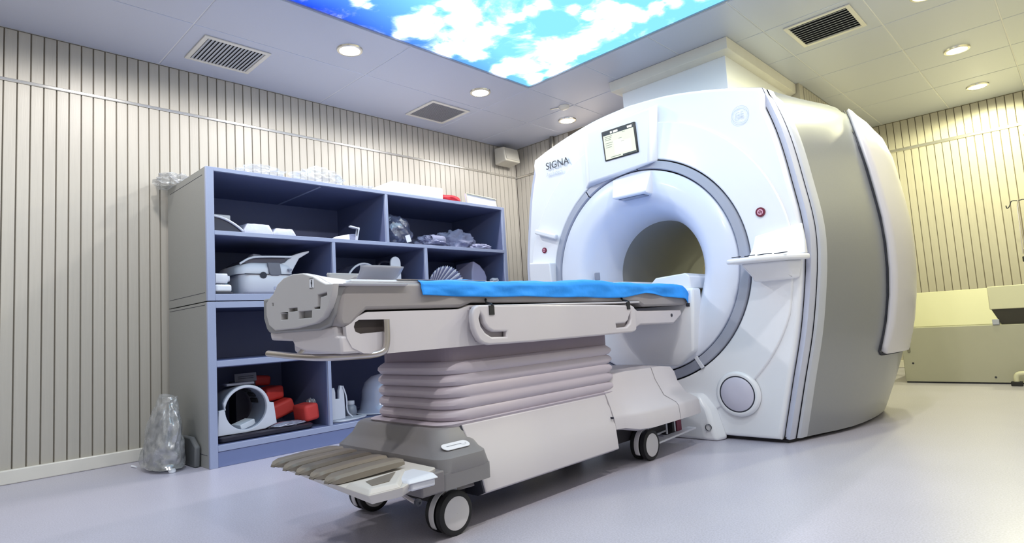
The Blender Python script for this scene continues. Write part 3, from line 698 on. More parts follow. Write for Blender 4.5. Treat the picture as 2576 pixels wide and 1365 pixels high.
# white flank cover
def halfsec(y_, pts): return [(TX + a, y_, z) for a, z in pts] + [(TX - a, y_, z) for a, z in pts[::-1]]
pts = [(.235, .361), (.25, .358), (.262, .315), (.272, .30), (.288, .235), (.296, .225), (.306, .115), (.27, .10), (.20, .10)]
g = MB(); loops = [halfsec(1.452 + (.375 - z0) * .0, pts) for z0 in (0,)]
def slant(y0, y1): return [[(TX + s * a, (y0 if e == 0 else y1) + ((.38 - z) * .2 if e == 0 else 0), z) for s, q in ((1, pts), (-1, pts[::-1])) for a, z in q] for e in (0, 1)]
P('flank_cover', MB().loft(slant(1.44, 2.335)), tbl_m, tb, bevel=.004)
P('flank_gap', MB().loft([[(TX + s * (a - .004), y_ + (.38 - z) * .2, z) for s, q in ((1, pts), (-1, pts[::-1])) for a, z in q] for y_ in (1.432, 1.445)]), gap_m, tb)
P('bolt_pin', MB().tube([(TX + .27, 2.32, .255), (TX + .296, 2.32, .255)], .005), ink_m, tb)
P('under_skirt', MB().loft([halfsec(1.33, [(.25, .18), (.26, .14), (.20, .125)]), halfsec(2.30, [(.25, .18), (.26, .12), (.20, .10)])]), tblg_m, tb, bevel=.004)
P('undercarriage', MB().box(TX - .24, TX + .20, 1.34, 2.95, .10, .30), dark_m, tb)
P('bellows_tray', MB().loft(lz([(.355, -2.19, -1.70, 1.36, 2.40, .07), (.367, -2.20, -1.695, 1.35, 2.45, .07), (.371, -2.19, -1.705, 1.36, 2.45, .06)])), bel_m, tb, smooth=40)
# bellows
secs = []; zb, zt, nf = .370, .583, 5
for i in range(nf):
    z0 = zb + (zt - zb) * i / nf; h = (zt - zb) / nf
    for t, d in ((.0, .012), (.10, .004), (.40, -.003), (.66, -.002), (.90, .005)): secs.append((z0 + h * t, -2.20 + d * .5, -1.70 - d * (.38 + .15 * math.sin(i * 2.1)), 1.385 + d * 1.5, 2.475 - d * 2.4, .10))
secs.append((zt + .005, -2.18, -1.72, 1.41, 2.45, .08))
P('bellows', MB().loft(lz(secs, 8)), bel_m, tb, smooth=35, label='soft lilac folded bellows')
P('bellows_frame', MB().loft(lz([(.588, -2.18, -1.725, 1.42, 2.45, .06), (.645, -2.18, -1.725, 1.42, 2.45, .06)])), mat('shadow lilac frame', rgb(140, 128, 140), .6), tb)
# docking end cover
U = lambda q: q
ys_ = [(2.338, [(0, .383), (.24, .380), (.258, .34), (.27, .305), (.285, .26), (.29, .245), (.296, .20), (.27, .195), (0, .195)]),
       (2.39, [(0, .42), (.225, .41), (.25, .36), (.272, .29), (.30, .262), (.308, .248), (.312, .20), (.29, .19), (0, .19)]),
       (2.45, [(0, .448), (.22, .44), (.242, .37), (.285, .292), (.335, .264), (.345, .25), (.35, .187), (.33, .178), (0, .178)]),
       (2.55, [(0, .452), (.22, .445), (.24, .38), (.285, .30), (.35, .266), (.362, .25), (.368, .182), (.345, .174), (0, .174)]),
       (2.90, [(0, .448), (.22, .440), (.24, .38), (.285, .30), (.355, .266), (.366, .25), (.372, .182), (.35, .174), (0, .174)]),
       (3.00, [(0, .440), (.22, .43), (.24, .375), (.285, .30), (.35, .266), (.362, .25), (.368, .182), (.345, .174), (0, .174)]),
       (3.04, [(0, .40), (.22, .40), (.235, .35), (.28, .29), (.345, .262), (.355, .245), (.36, .182), (.34, .174), (0, .174)])]
P('dock_cover', MB().loft([[(TX + a, y_, z) for a, z in q] + [(TX - a, y_, z) for a, z in q[-2:0:-1]] for y_, q in ys_]), tbl_m, tb, smooth=50)
sm_ = MB().tube([(TX + a + .001, 2.80, z + .001) for a, z in ((.22, .443), (.24, .38), (.285, .3005), (.352, .2665), (.364, .25), (.370, .182))], .0018, 6)
P('cover_seam', sm_, mat('seam grey', rgb(150, 146, 152), .6), tb)
# chassis
prof = [(1.055, .735), (1.06, .742), (1.065, .778), (1.45, .778), (1.50, .796), (2.62, .78), (2.68, .745), (3.13, .74), (3.14, .715), (3.04, .665), (2.70, .672), (2.60, .642), (1.10, .642), (1.06, .66)]
P('chassis', MB().prism(prof, TX - .255, TX + .245, 'x'), tbl_m, tb, bevel=.008)
slot = [(1.008, .733), (1.013, .747), (1.028, .755), (1.138, .753), (1.138, .714), (1.031, .710), (1.013, .718)]
sideo = [(1.04, .648), (1.0, .668), (.982, .70), (.98, .735), (1.0, .745), (1.025, .765), (1.06, .779), (1.45, .779), (1.50, .792), (2.58, .779), (2.58, .643), (1.10, .641)]
P('side_plate', plate_mesh([sideo, slot], .02, 0, 0, MX(TX + .254)), tbl_m, tb, smooth=30)
P('slot_recess', plate_mesh([[(a, b_) for a, b_ in slot]], .006, 0, 1, MX(TX + .2465)), mat('slot brown black', rgb(52, 44, 44), .6), tb)
P('lower_step', MB().prism([(-2.178, .708), (-2.01, .700), (-1.99, .676), (-1.91, .662), (-1.6835, .650), (-1.6835, .706), (-1.712, .709), (-1.712, .738), (-2.19, .738)], .962, 1.06, 'y'), tbl_m, tb, bevel=.008)
# grey cradle body
prof = [(.962, .80), (.975, .862), (1.0, .876), (3.16, .872), (3.195, .84), (3.20, .79), (3.16, .765), (2.72, .765), (2.66, .79), (1.52, .803), (1.46, .786), (1.06, .786), (1.03, .765), (1.0, .735), (.965, .735), (.958, .76)]
P('cradle', MB().prism(prof, TX - .265, TX + .262, 'x'), tblg_m, tb, bevel=.012, seg=3, label='warm grey long cradle body')
P('cradle_deck', MB().box(TX - .245, TX + .235, 1.02, 3.17, .874, .888), off_m, tb, bevel=.006)
P('deck_groove', MB().box(TX + .19, TX + .238, 1.20, 1.62, .8878, .8905), tblg_m, tb)
# grey U band and white end cap
yo = [(-2.215, .862), (-2.215, .79), (-2.19, .748), (-2.15, .733), (-1.80, .730), (-1.73, .742), (-1.695, .775), (-1.683, .862)]
P('end_band', MB().loft([[(x, y_, z) for x, z in yo] for y_ in (.952, .99)]), mat('end band grey', rgb(140, 139, 141), .45), tb, bevel=.006)
capo = [(-2.145, .842), (-2.12, .858), (-2.085, .872), (-2.05, .902), (-2.0, .920), (-1.93, .926), (-1.86, .921), (-1.79, .903), (-1.745, .884), (-1.71, .872), (-1.665, .868), (-1.675, .835), (-1.70, .796), (-1.735, .768), (-1.79, .752), (-1.93, .742), (-2.08, .742), (-2.125, .762), (-2.145, .80)]
hs2 = [[(-2.03, .797), (-1.975, .796), (-1.977, .776), (-2.028, .776)], [(-1.895, .797), (-1.805, .795), (-1.808, .772), (-1.897, .773)],
       [(-1.968, .812), (-1.905, .811), (-1.905, .80), (-1.968, .80)], [(-1.765, .842), (-1.705, .846), (-1.705, .836), (-1.745, .833), (-1.752, .797), (-1.79, .798), (-1.79, .803), (-1.765, .805)],
       [(-2.098, .839), (-2.085, .839), (-2.085, .829), (-2.098, .829)]]
P('end_cap', plate_mesh([capo] + hs2, .022, .004, 3, MY(.943)), cap_m, tb, smooth=40)
P('socket_recess', plate_mesh([[(-2.12, .85), (-1.70, .85), (-1.72, .765), (-2.1, .755)]], .004, 0, 1, MY(.9565)), mat('socket shade', rgb(112, 108, 106), .6), tb)
# white dome sloping back from the cap onto the deck
loops = []
for t in (0, .2, .4, .6, .8, 1.0):
    y_ = .954 + .26 * t; k = (1 - t) ** 1.3
    loops.append([(x, y_, .884 + (z - .884) * k if z > .884 else z) for x, z in capo[3:11]] + [(-1.70, y_, .86), (-2.09, y_, .86)])
P('cap_dome', MB().loft(loops), mat('dome white', rgb(228, 226, 234), .35, coat=.2), tb, smooth=45)
ic = MB(); ic.box(-1.812, -1.783, .9308, .9316, .867, .897)
icon = P('pictogram', ic, paper_m, tb)
ic = MB(); ic.disc((-1.7975, .9300, .890), .0032, 'y', 12); ic.box(-1.801, -1.794, .9296, .9304, .8785, .8865).box(-1.799, -1.796, .9296, .9304, .8705, .8785)
ic.box(-1.812, -1.783, .9298, .9304, .8965, .8978).box(-1.812, -1.790, .9298, .9304, .8662, .8674)
P('pictogram_figure', ic, ink_m, icon)
P('pull_bar', MB().tube(lines([(TX + .278, 1.12, .752), (TX + .278, 1.12, .665), (TX + .275, 1.10, .640), (TX + .20, 1.01, .640), (TX + .05, .975, .640), (TX - .29, .975, .660)], 3), .0115, 12), steel_m, tb, smooth=60)
P('bar_bracket', MB().tube([(-2.0, .975, .648), (-1.98, 1.01, .69)], .008), steel_m, tb)
# side rails with moulded handle slots (right one seen, left one mirrored)
J1 = [(1.511, .761), (1.503, .741), (1.509, .712), (1.530, .686), (1.562, .669), (1.640, .666), (1.642, .686), (1.572, .688), (1.545, .701), (1.526, .724), (1.520, .750)]
J2 = [(2.510, .735), (2.513, .708), (2.499, .684), (2.467, .668), (2.381, .667), (2.379, .686), (2.459, .687), (2.483, .699), (2.495, .720)]
ro = [(1.466, .745), (1.478, .782), (1.510, .793), (2.52, .775), (2.556, .758), (2.556, .66), (2.545, .644), (2.50, .638), (1.56, .637), (1.505, .650), (1.476, .690)]
ro = smooth_poly(ro, 1)
for s in (1, -1):
    rl = P('side_rail', plate_mesh([ro, J1, J2], .026, .008, 3, MX(TX + s * .300)), tbl_m, tb, smooth=45)
    P('rail_backing', MB().prism([(1.49, .775), (2.54, .765), (2.54, .655), (1.52, .655), (1.49, .70)], TX + s * .2845, TX + s * .262, 'x'), mat('rail backing', rgb(168, 162, 170), .5), rl)
    P('rail_ledge', MB().box(*sorted((TX + s * .262, TX + s * .312)), 1.50, 2.60, .782, .790), tbl_m, rl, bevel=.003)
for y_ in (1.575, 2.50):
    P('strap', MB().tube([(TX + .262, y_ + .012, .815), (TX + .275, y_ + .004, .80), (TX + .300, y_, .795), (TX + .3165, y_ - .006, .787)], .005, 6).box(TX + .311, TX + .3165, y_ - .022, y_ + .004, .752, .788), black_m, tb)
P('cradle_pin', MB().tube([(TX + .26, 3.175, .765), (TX + .28, 3.175, .765)], .010), ink_m, tb)
P('dock_pin', MB().lathe([(.009, .0), (.009, .004), (.0005, .005)], (TX + .244, 3.02, .712), 'x', 12), ink_m, tb)
# casters
def caster(x, y_):
    c = P('caster', MB().box(x - .018, x + .012, y_ - .02, y_ + .035, .13, .20), off_m, tb, bevel=.006, label='twin wheel caster with pale hub discs')
    for s, xx in ((1, x + .028), (-1, x - .028)):
        g = MB().lathe([(.054, -.014), (.066, -.016), (.074, -.011), (.0745, .0), (.074, .011), (.066, .016), (.054, .014)], (xx, y_, .075), 'x', 40)
        P('tire', g, black_m, c, smooth=50)
        P('hub_disc', MB().lathe([(.0005, s * .017), (.045, s * .0175), (.056, s * .0155), (.056, s * .005)], (xx, y_, .075), 'x', 36), hub_m, c, smooth=40)
        P('inner_disc', MB().disc((xx - s * .012, y_, .075), .055, 'x', 30), dark_m, c)
    g = MB(); a0, a1 = math.radians(75), math.radians(212)
    g.lathe([(.0775, -.010), (.079, -.012), (.079, .010), (.0775, .012)], (x, y_, .075), 'x', 24, a0=a0, a1=a1)
    P('wheel_guard', g, hub_m, c, smooth=50, solid=.003)
for x in (TX + .248, TX - .255):
    for y_ in (1.365, 2.64): caster(x, y_)
# foot pedals
tr = MB()
tr.loft([[(-2.17, .99, .243), (-1.53, .955, .225), (-1.52, 1.05, .225), (-1.60, 1.24, .235), (-2.12, 1.26, .243)], [(-2.20, .975, .256), (-1.515, .935, .256), (-1.485, 1.03, .262), (-1.60, 1.24, .262), (-2.12, 1.26, .262)]])
P('pedal_tray', tr, tray_m, tb, bevel=.004)
tr = MB(); tr.loft([[(-1.665, .945, .254), (-1.52, .937, .254), (-1.488, 1.025, .260), (-1.64, 1.16, .260)], [(-1.655, .960, .268), (-1.53, .950, .270), (-1.500, 1.02, .274), (-1.635, 1.14, .274)]])
ph = P('pedal_housing', tr, tray_m, tb, bevel=.004)
P('housing_window', MB().loft([[(-1.615, .988, .2690 + d), (-1.548, .968, .2702 + d), (-1.538, 1.020, .2735 + d), (-1.622, 1.100, .2735 + d)] for d in (0, .002)]), pedal_m, ph)
for i in range(5):
    x = -2.155 + i * .103; y0 = .945 - i * .004
    loops = []
    for t, w_, h0, h1 in ((0, .014, .262, .268), (.04, .028, .259, .276), (.12, .035, .257, .282), (.5, .037, .257, .284), (.9, .035, .258, .282), (1, .030, .26, .277)):
        yy = y0 + .25 * t; xx = x + .03 * t; zz = .014 * t
        loops.append([(xx - w_, yy, h0 + zz), (xx - w_, yy, h1 - .008 + zz), (xx - w_ * .7, yy, h1 + zz), (xx + w_ * .7, yy, h1 + zz), (xx + w_, yy, h1 - .008 + zz), (xx + w_, yy, h0 + zz)])
    P('foot_pedal', MB().loft(loops), pedal_m, tb, bevel=.004, seg=3)
g = MB(); g.loft([[(-1.625, 1.075, .228), (-1.505, 1.075, .236), (-1.50, 1.16, .236), (-1.62, 1.17, .228)], [(-1.625, 1.075, .255), (-1.505, 1.075, .258), (-1.50, 1.16, .258), (-1.62, 1.17, .255)]])
g.loft([[(-1.640, 1.06, .256), (-1.50, 1.06, .258), (-1.49, 1.17, .258), (-1.63, 1.18, .256)], [(-1.635, 1.07, .266), (-1.515, 1.07, .270), (-1.51, 1.16, .274), (-1.625, 1.17, .270)]])
P('release_latch', g, off_m, tb, bevel=.005)
P('latch_arm', MB().box(-1.72, -1.585, 1.17, 1.265, .180, .250), mat('arm grey', rgb(118, 114, 118), .5), tb, bevel=.006)
P('release_rod', MB().tube(lines([(-1.66, 1.12, .205), (-1.58, 1.10, .208), (-1.53, 1.10, .195), (-1.515, 1.10, .198)], 2), .006, 10), steel_m, tb, smooth=60)
P('rod_cap', MB().lathe([(.011, -.006), (.011, .006), (.004, .008)], (-1.512, 1.10, .198), 'x', 14), ink_m, tb, smooth=40)
P('front_bracket', MB().box(-2.20, -1.67, 1.16, 1.30, .200, .230), mat('bracket grey', rgb(112, 108, 108), .5), tb, bevel=.006)
# parts between the rear casters and the scanner
for i, (x, z) in enumerate(((-1.70, .070), (-1.78, .085))):
    P('dock_blade', MB().obox((x, 2.93, z), (.05, .42, .010), (.03, 0, .05 * i)), off_m, tb, bevel=.002)
P('dock_frame', MB().box(-2.2, -1.72, 2.96, 3.06, .06, .175), dark_m, tb)
P('dock_tag', MB().box(-1.72, -1.715, 3.0, 3.05, .07, .16), maroon_m, tb)
for y_ in (2.90, 2.985): P('dock_rod', MB().tube([(-1.72, y_, .08), (-1.72, y_, .18)], .005), off_m, tb)

# things lying on the table
sheet_rows = []
hem = [(1.28, .832), (1.45, .826), (1.62, .822), (1.80, .824), (2.01, .818), (2.2, .817), (2.4, .812), (2.52, .812), (2.62, .822), (2.72, .835), (2.80, .830), (2.92, .815), (3.05, .806), (3.16, .800)]
def hemz(y_):
    for (a, z0), (b_, z1) in zip(hem, hem[1:]):
        if a <= y_ <= b_: return z0 + (z1 - z0) * (y_ - a) / (b_ - a)
    return hem[0][1] if y_ < 1.3 else hem[-1][1]
ny, nxr = 150, 44
for i in range(ny + 1):
    t = i / ny; row = []
    for j in range(nxr + 1):
        s = j / nxr  # 0 far edge .. 1 hem on the near side
        xt = -2.20 + (s / .72) * (.512) if s < .72 else None
        y0 = 1.275 + (.30 * (1 - s / .72) if s < .72 else 0)
        y_ = y0 + (3.19 - y0) * t
        wr = noise.noise(Vector((y_ * 5, s * 5, 3))) * .006 + noise.noise(Vector((y_ * 13, s * 9, 7))) * .0035 + noise.noise(Vector((y_ * 30, s * 16, 1))) * .0012
        bump = .012 * math.exp(-((y_ - 2.3) / .22) ** 2)
        if s < .72:
            x = xt; z = .893 + wr + bump - .010 * max(0, (s - .62) / .10) ** 2
        else:
            u = (s - .72) / .28; h = hemz(y_); ang = min(1, u / .25) * PI / 2
            if u < .25: x = -1.688 + .012 * math.sin(ang); z = .883 - .012 * (1 - math.cos(ang)) + wr + bump * (1 - u)
            else:
                v_ = (u - .25) / .75; x = -1.676 + .006 * math.sin(y_ * 21) * v_ + wr * 1.2 + .004; z = .871 + (h - .871) * v_ + bump * (1 - u)
        e = max(0, (t - .965) / .035)   # drapes over the far end
        z -= .045 * e * e; 
        row.append((x, y_, z))
    sheet_rows.append(row)
sh = P('blue_sheet', MB().loft(sheet_rows, False, closed=False), blue_m, None, smooth=80, solid=.0015, at=(-1.95, 2.2, .89))
tag(sh, 'bright blue disposable sheet draped along the patient table', 'sheet')
# grey head support
t_ = thing('head_support', 'grey flared head support standing on the table beside the blue sheet', 'head support', (-1.90, 1.21, .889))
rows = []
for j in range(8):
    u = j / 7
    rows.append([(-1.815 - .05 * (1 - u) ** 2 + .012 * math.sin(PI * i / 10), 1.125 + .150 * i / 10 + (i / 10) * .028 * u, .889 + .060 * u) for i in range(11)])
P('side_wing', MB().loft(rows, False, closed=False), mat('head support grey', rgb(136, 136, 148), .5), t_, smooth=60, solid=.010)
rows = [[(-2.03 + .165 * i / 8, 1.13 + .15 * j / 5, .896 + .012 * abs(i - 4) / 4) for i in range(9)] for j in range(6)]
P('base_pad', MB().loft(rows, False, closed=False), tblg_m, t_, solid=.010)
rows = []
for j in range(8):
    u = j / 7; rows.append([(-2.04 - .03 * u, 1.135 + .14 * i / 10, .889 + .058 * u) for i in range(11)])
P('side_wing', MB().loft(rows, False, closed=False), tblg_m, t_, smooth=60, solid=.010)
# thin white tray sheet on the deck by the cap
t_ = P('plastic_tray', MB().loft([[(-2.16, 1.10, .889), (-1.86, 1.05, .889), (-1.84, 1.105, .889), (-2.14, 1.115, .889)], [(-2.18, 1.06, .908), (-1.90, 1.04, .912), (-1.86, 1.105, .900), (-2.16, 1.115, .905)]]), off_m, None, bevel=.004, at=(-2.0, 1.12, .889))
tag(t_, 'small white plastic tray between the end cap and the grey head support', 'tray')

# ------------------------------------------------------------------ shelving units
SX, SB, SYa, SYb = -3.722, -4.44, 1.272, 3.806
def board(parent, name, x0, x1, y0, y1, z0, z1, mt=None): return P(name, MB().box(x0, x1, y0, y1, z0, z1), mt or cab_m, parent, bevel=.002, seg=1)
up = thing('shelving_unit', 'upper blue grey open shelving unit with three dark compartments in its middle row', 'cabinet', (-4.08, 2.54, .968), 'stacked open shelving units')
lo = thing('shelving_unit', 'lower blue grey open shelving unit standing on the floor under the other', 'cabinet', (-4.08, 2.54, 0), 'stacked open shelving units')
def edges(parent, z0, z1, opens):
    pass
# lining boards are darker inside; front edging strips are the pale laminate
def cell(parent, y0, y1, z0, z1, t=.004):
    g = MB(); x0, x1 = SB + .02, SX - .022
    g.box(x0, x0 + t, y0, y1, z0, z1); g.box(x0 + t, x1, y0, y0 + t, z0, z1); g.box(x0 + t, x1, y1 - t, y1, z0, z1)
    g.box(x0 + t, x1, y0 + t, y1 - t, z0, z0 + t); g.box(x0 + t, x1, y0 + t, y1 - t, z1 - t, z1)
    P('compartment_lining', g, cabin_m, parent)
def unit(parent, z0, z1, shelves, dividers, cells, ytw=.046):
    # side panels, top, back
    P('side_panel', MB().box(SB, SX - .02, SYa, SYa + .03, z0, z1), side_m, parent, bevel=.001, seg=1)
    P('side_panel', MB().box(SB, SX - .02, SYb - .03, SYb, z0, z1), cab_m, parent, bevel=.001, seg=1)
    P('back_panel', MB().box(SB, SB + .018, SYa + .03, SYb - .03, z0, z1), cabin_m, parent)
    P('top_board', MB().box(SB + .018, SX - .02, SYa + .03, SYb - .03, z1 - .022, z1), cab_m, parent)
    for (a, b_) in shelves: P('shelf', MB().box(SB + .018, SX - .02, SYa + .03, SYb - .03, a, b_), cab_m, parent)
    for (yy, a, b_) in dividers:
        P('divider', MB().box(SB + .018, SX - .02, yy - .011, yy + .011, a, b_), cab_m, parent)
    for c in cells: cell(parent, *c)
# upper unit
unit(up, .968, 1.779, [(.968, 1.006), (1.366, 1.390)], [(2.549, 1.390, 1.757), (2.103, 1.006, 1.366), (2.899, 1.006, 1.366)],
     [(SYa + .03, 2.538, 1.390, 1.757), (2.56, SYb - .03, 1.390, 1.757), (SYa + .03, 2.092, 1.006, 1.366), (2.114, 2.888, 1.006, 1.366), (2.91, SYb - .03, 1.006, 1.366)])
def strip(parent, y0, y1, z0, z1): P('edge_strip', MB().box(SX - .02, SX, y0, y1, z0, z1), cab_m, parent, bevel=.0015, seg=1)
strip(up, SYa, SYa + .046, .968, 1.779); strip(up, SYb - .032, SYb, .968, 1.779)
strip(up, SYa + .046, SYb - .032, 1.755, 1.779); strip(up, SYa + .046, SYb - .032, 1.365, 1.391); strip(up, SYa + .046, SYb - .032, .968, 1.008)
strip(up, 2.537, 2.561, 1.391, 1.755); strip(up, 2.090, 2.112, 1.008, 1.365); strip(up, 2.886, 2.912, 1.008, 1.365)
P('groove', MB().box(SB + .05, SX - .06, SYa - .0006, SYa + .001, 1.735, 1.738).box(SB + .02, SX - .04, SYa - .0006, SYa + .001, 1.018, 1.021), gap_m, up)
P('ceiling_seam', MB().box(SB + .03, SX - .03, 2.02, 2.035, 1.748, 1.753), cab_m, up)
# lower unit
unit(lo, .0, .962, [(.576, .612), (.10, .124)], [(2.038, .124, .576)],
     [(SYa + .03, SYb - .03, .612, .940), (SYa + .03, 2.027, .124, .576), (2.049, SYb - .03, .124, .576)])
strip(lo, SYa, SYa + .046, .0, .962); strip(lo, SYb - .032, SYb, .0, .962)
strip(lo, SYa + .046, SYb - .032, .925, .962); strip(lo, SYa + .046, SYb - .032, .578, .612); strip(lo, SYa + .046, SYb - .032, .090, .124)
strip(lo, 2.027, 2.049, .124, .578)
P('plinth', MB().box(SX - .03, SX - .006, SYa + .046, SYb - .032, .0, .088), plinth_m, lo, bevel=.002, seg=1)
P('groove', MB().box(SB + .02, SX - .04, SYa - .0006, SYa + .001, .944, .947).box(SB + .02, SX - .04, SYa - .0006, SYa + .001, .072, .075), gap_m, lo)

# ---- on top of the shelving
ZT = 1.780
def single(name, g, mt, label, cat, at, group=None, **k):
    o = P(name, g, mt, None, at=at, **k); return tag(o, label, cat, group)
single('foam_box', MB().prism([(-4.25, ZT), (-3.74, ZT), (-3.74, ZT + .095), (-4.25, ZT + .095)], 2.62, 3.12, 'y'), foam_m, 'long white foam box on top of the shelving', 'box', (-4.0, 2.9, ZT), bevel=.012, seg=3)
single('red_pouch', blob((-3.86, 3.25, ZT + .032), (.09, .135, .042), 3, .10, 4, 2.5, .72), red_m, 'flat red fabric pouch between the foam box and the framed panel', 'pouch', (-3.86, 3.25, ZT), smooth=60)
t_ = thing('framed_panel', 'white framed panel lying upright on the far end of the shelving top', 'panel', (-3.9, 3.62, ZT))
P('board', MB().loft([[(-3.80, 3.44, ZT + .0), (-3.80, 3.80, ZT + .0), (-3.82, 3.80, ZT + .0), (-3.82, 3.44, ZT + .0)], [(-3.81, 3.43, ZT + .105), (-3.81, 3.79, ZT + .085), (-3.83, 3.79, ZT + .085), (-3.83, 3.43, ZT + .105)]]), off_m, t_, bevel=.002)
P('rim', MB().tube([(-3.798, 3.44, ZT + .004), (-3.806, 3.432, ZT + .105), (-3.806, 3.792, ZT + .087)], .005, 8), cream_m, t_)
P('panel_support', MB().box(-4.1, -3.83, 3.55, 3.70, ZT, ZT + .05), off_m, t_, bevel=.004)
def bag(c, size, seed, label, mt=None, at=None, sub=4, amp=.42, fr=3.5):
    return single('plastic_bag', blob(c, size, seed, amp, sub, fr, .55), mt or film_m, label, 'plastic bag', at or (c[0], c[1], c[2] - size[2] * .55), 'crumpled clear plastic bags', smooth=25)
bag((-3.86, 1.66, ZT + .032), (.10, .14, .055), 1, 'crumpled clear bag on the shelving top above its left compartment')
bag((-3.85, 2.07, ZT + .044), (.11, .17, .075), 5, 'larger shiny clear bag in the middle of the shelving top')
bag((-4.36, 1.30, ZT + .032), (.12, .12, .055), 9, 'small grey clear bag hanging over the rear corner of the shelving top', filmg_m)
single('black_cable', MB().tube(lines([(-3.78, 1.93, ZT + .008), (-3.80, 2.0, ZT + .012), (-3.77, 2.05, ZT + .008), (-3.80, 2.13, ZT + .008)], 2), .007, 8), ink_m, 'short dark cable lying under the larger clear bag', 'cable', (-3.78, 2.0, ZT))
bag((-3.88, 2.42, ZT + .018), (.10, .14, .028), 13, 'flattened clear bag next to the white foam box')

# ---- top left compartment (floor at 1.394)
Z = 1.395
single('small_white_box', MB().obox((-4.05, 1.43, 1.525), (.14, .16, .04)), off_m, 'small white box resting on the dark curved coil', 'box', (-4.05, 1.43, 1.505), bevel=.006)
t_ = thing('curved_coil', 'dark curved receiver coil with pale rim in the top left compartment', 'coil', (-3.9, 1.42, Z))
arc = [(1.325 + .20 * u, Z + .002 + .098 * math.cos(u * PI / 2) ** .8) for u in [i / 10 for i in range(11)]]
P('shell', MB().prism([(1.325, Z)] + arc, -4.15, -3.80, 'x'), mat('coil dark', rgb(44, 46, 66), .5), t_, smooth=40)
P('rim', MB().tube([(-3.795, a, b_) for a, b_ in arc], .008, 8), off_m, t_, smooth=60)
def pack(y0, y1, h, x0, x1, label, seed):
    g = MB(); loops = []
    for j in range(9):
        t = j / 8; y_ = y0 + (y1 - y0) * t; e = min(1, 6 * min(t, 1 - t) + .35)
        hh = h * e + .004 * noise.noise(Vector((seed, t * 6, 0)))
        loops.append([(x0, y_, Z), (x0, y_, Z + hh), (x0 + (x1 - x0) * .4, y_, Z + hh * 1.05 + .003 * noise.noise(Vector((t * 9, seed, 2)))), (x1 - .01, y_, Z + hh * .95), (x1, y_, Z + hh * .5), (x1, y_, Z)])
    g.loft(loops); return single('wrapped_package', g, mat('wrapped package white', rgb(204, 206, 226), .3, var=.05, vscale=20, bump=.4, bscale=25), label, 'package', (x1, y0, Z), 'wrapped white packages', bevel=.004)
pack(1.515, 1.70, .070, -4.0, -3.775, 'taller wrapped white package right of the curved coil', 1)
pack(1.702, 1.855, .052, -3.98, -3.775, 'flatter wrapped white package at the right of the wrapped pair', 4)
single('folded_paper', MB().loft([[(-3.85, 2.13, Z), (-3.76, 2.12, Z), (-3.76, 2.25, Z), (-3.85, 2.24, Z)], [(-3.85, 2.14, Z + .01), (-3.77, 2.15, Z + .02), (-3.78, 2.26, Z + .045), (-3.85, 2.25, Z + .04)]]), paper_m, 'low folded white paper near the divider of the top left compartment', 'paper', (-3.8, 2.19, Z), bevel=.002)
t_ = thing('small_coil_clip', 'small white and grey clip coil standing by the folded paper', 'coil', (-3.82, 2.30, Z))
P('grey_body', MB().loft([[(-3.88, 2.24, Z), (-3.78, 2.24, Z), (-3.78, 2.33, Z), (-3.88, 2.33, Z)], [(-3.86, 2.27, Z + .05), (-3.79, 2.27, Z + .05), (-3.79, 2.32, Z + .055), (-3.86, 2.32, Z + .055)]]), clothg_m, t_, bevel=.01)
P('upright_plate', MB().obox((-3.785, 2.325, Z + .05), (.03, .016, .10), (-.22, 0, 0)), off_m, t_, bevel=.004)
P('top_plate', MB().obox((-3.785, 2.295, Z + .098), (.03, .06, .012), (-.15, 0, 0)), off_m, t_, bevel=.003)
P('slots', MB().obox((-3.768, 2.318, Z + .06), (.002, .006, .05), (-.22, 0, 0)), ink_m, t_)

# ---- top right compartment
bg = single('cable_bag', blob((-3.93, 2.74, Z + .105), (.13, .145, .14), 22, .25, 4, 2.6, .75), film('dark clear film', rgb(120, 126, 156), .55, .2), 'dark see-through bag of cables in the top right compartment', 'plastic bag', (-3.93, 2.75, Z), smooth=30)
single('dark_pouch', blob((-3.94, 2.74, Z + .052), (.10, .125, .062), 31, .2, 4, 2.0, .78), clothd_m, 'dark fabric pouch inside the see-through bag', 'pouch', (-3.94, 2.76, Z), smooth=40)
single('paper_tag', MB().obox((-3.752, 2.755, Z + .04), (.003, .045, .055), (.3, 0, 0)), paper_m, 'small white paper tag in front of the dark pouch', 'tag', (-3.755, 2.755, Z))
def wrap(c, size, seed, label, mt, fr=2.6, amp=.35):
    return single('folded_cloth', blob(c, size, seed, amp, 5, fr, .6), mt, label, 'cloth', (c[0], c[1], Z), 'grey cloths in the top right compartment', smooth=50)
wrap((-3.87, 3.06, Z + .045), (.11, .12, .055), 41, 'rolled grey cloth in the middle of the top right compartment', clothg_m)
wrap((-3.90, 3.36, Z + .062), (.10, .17, .105), 47, 'larger crumpled grey cloth right of the rolled cloth', clothg_m)
wrap((-3.78, 3.55, Z + .02), (.04, .10, .026), 53, 'thin light grey cloth end trailing at the front of the pile', mat('pale fabric', rgb(160, 162, 190), .8, bump=.3, bscale=30))
ro_ = MB(); lp = []
for j in range(5):
    lp.append([( -3.80 + .045 * math.cos(a) * (1 if j < 4 else .8), 3.0 + j * .035, Z + .052 + .038 * math.sin(a)) for a in [2 * PI * i / 18 for i in range(18)]])
ro_.loft(lp, False)
single('cloth_roll', ro_, clothg_m, 'open ended grey cloth roll at the shelf front', 'cloth', (-3.80, 3.1, Z), smooth=50, solid=.006)

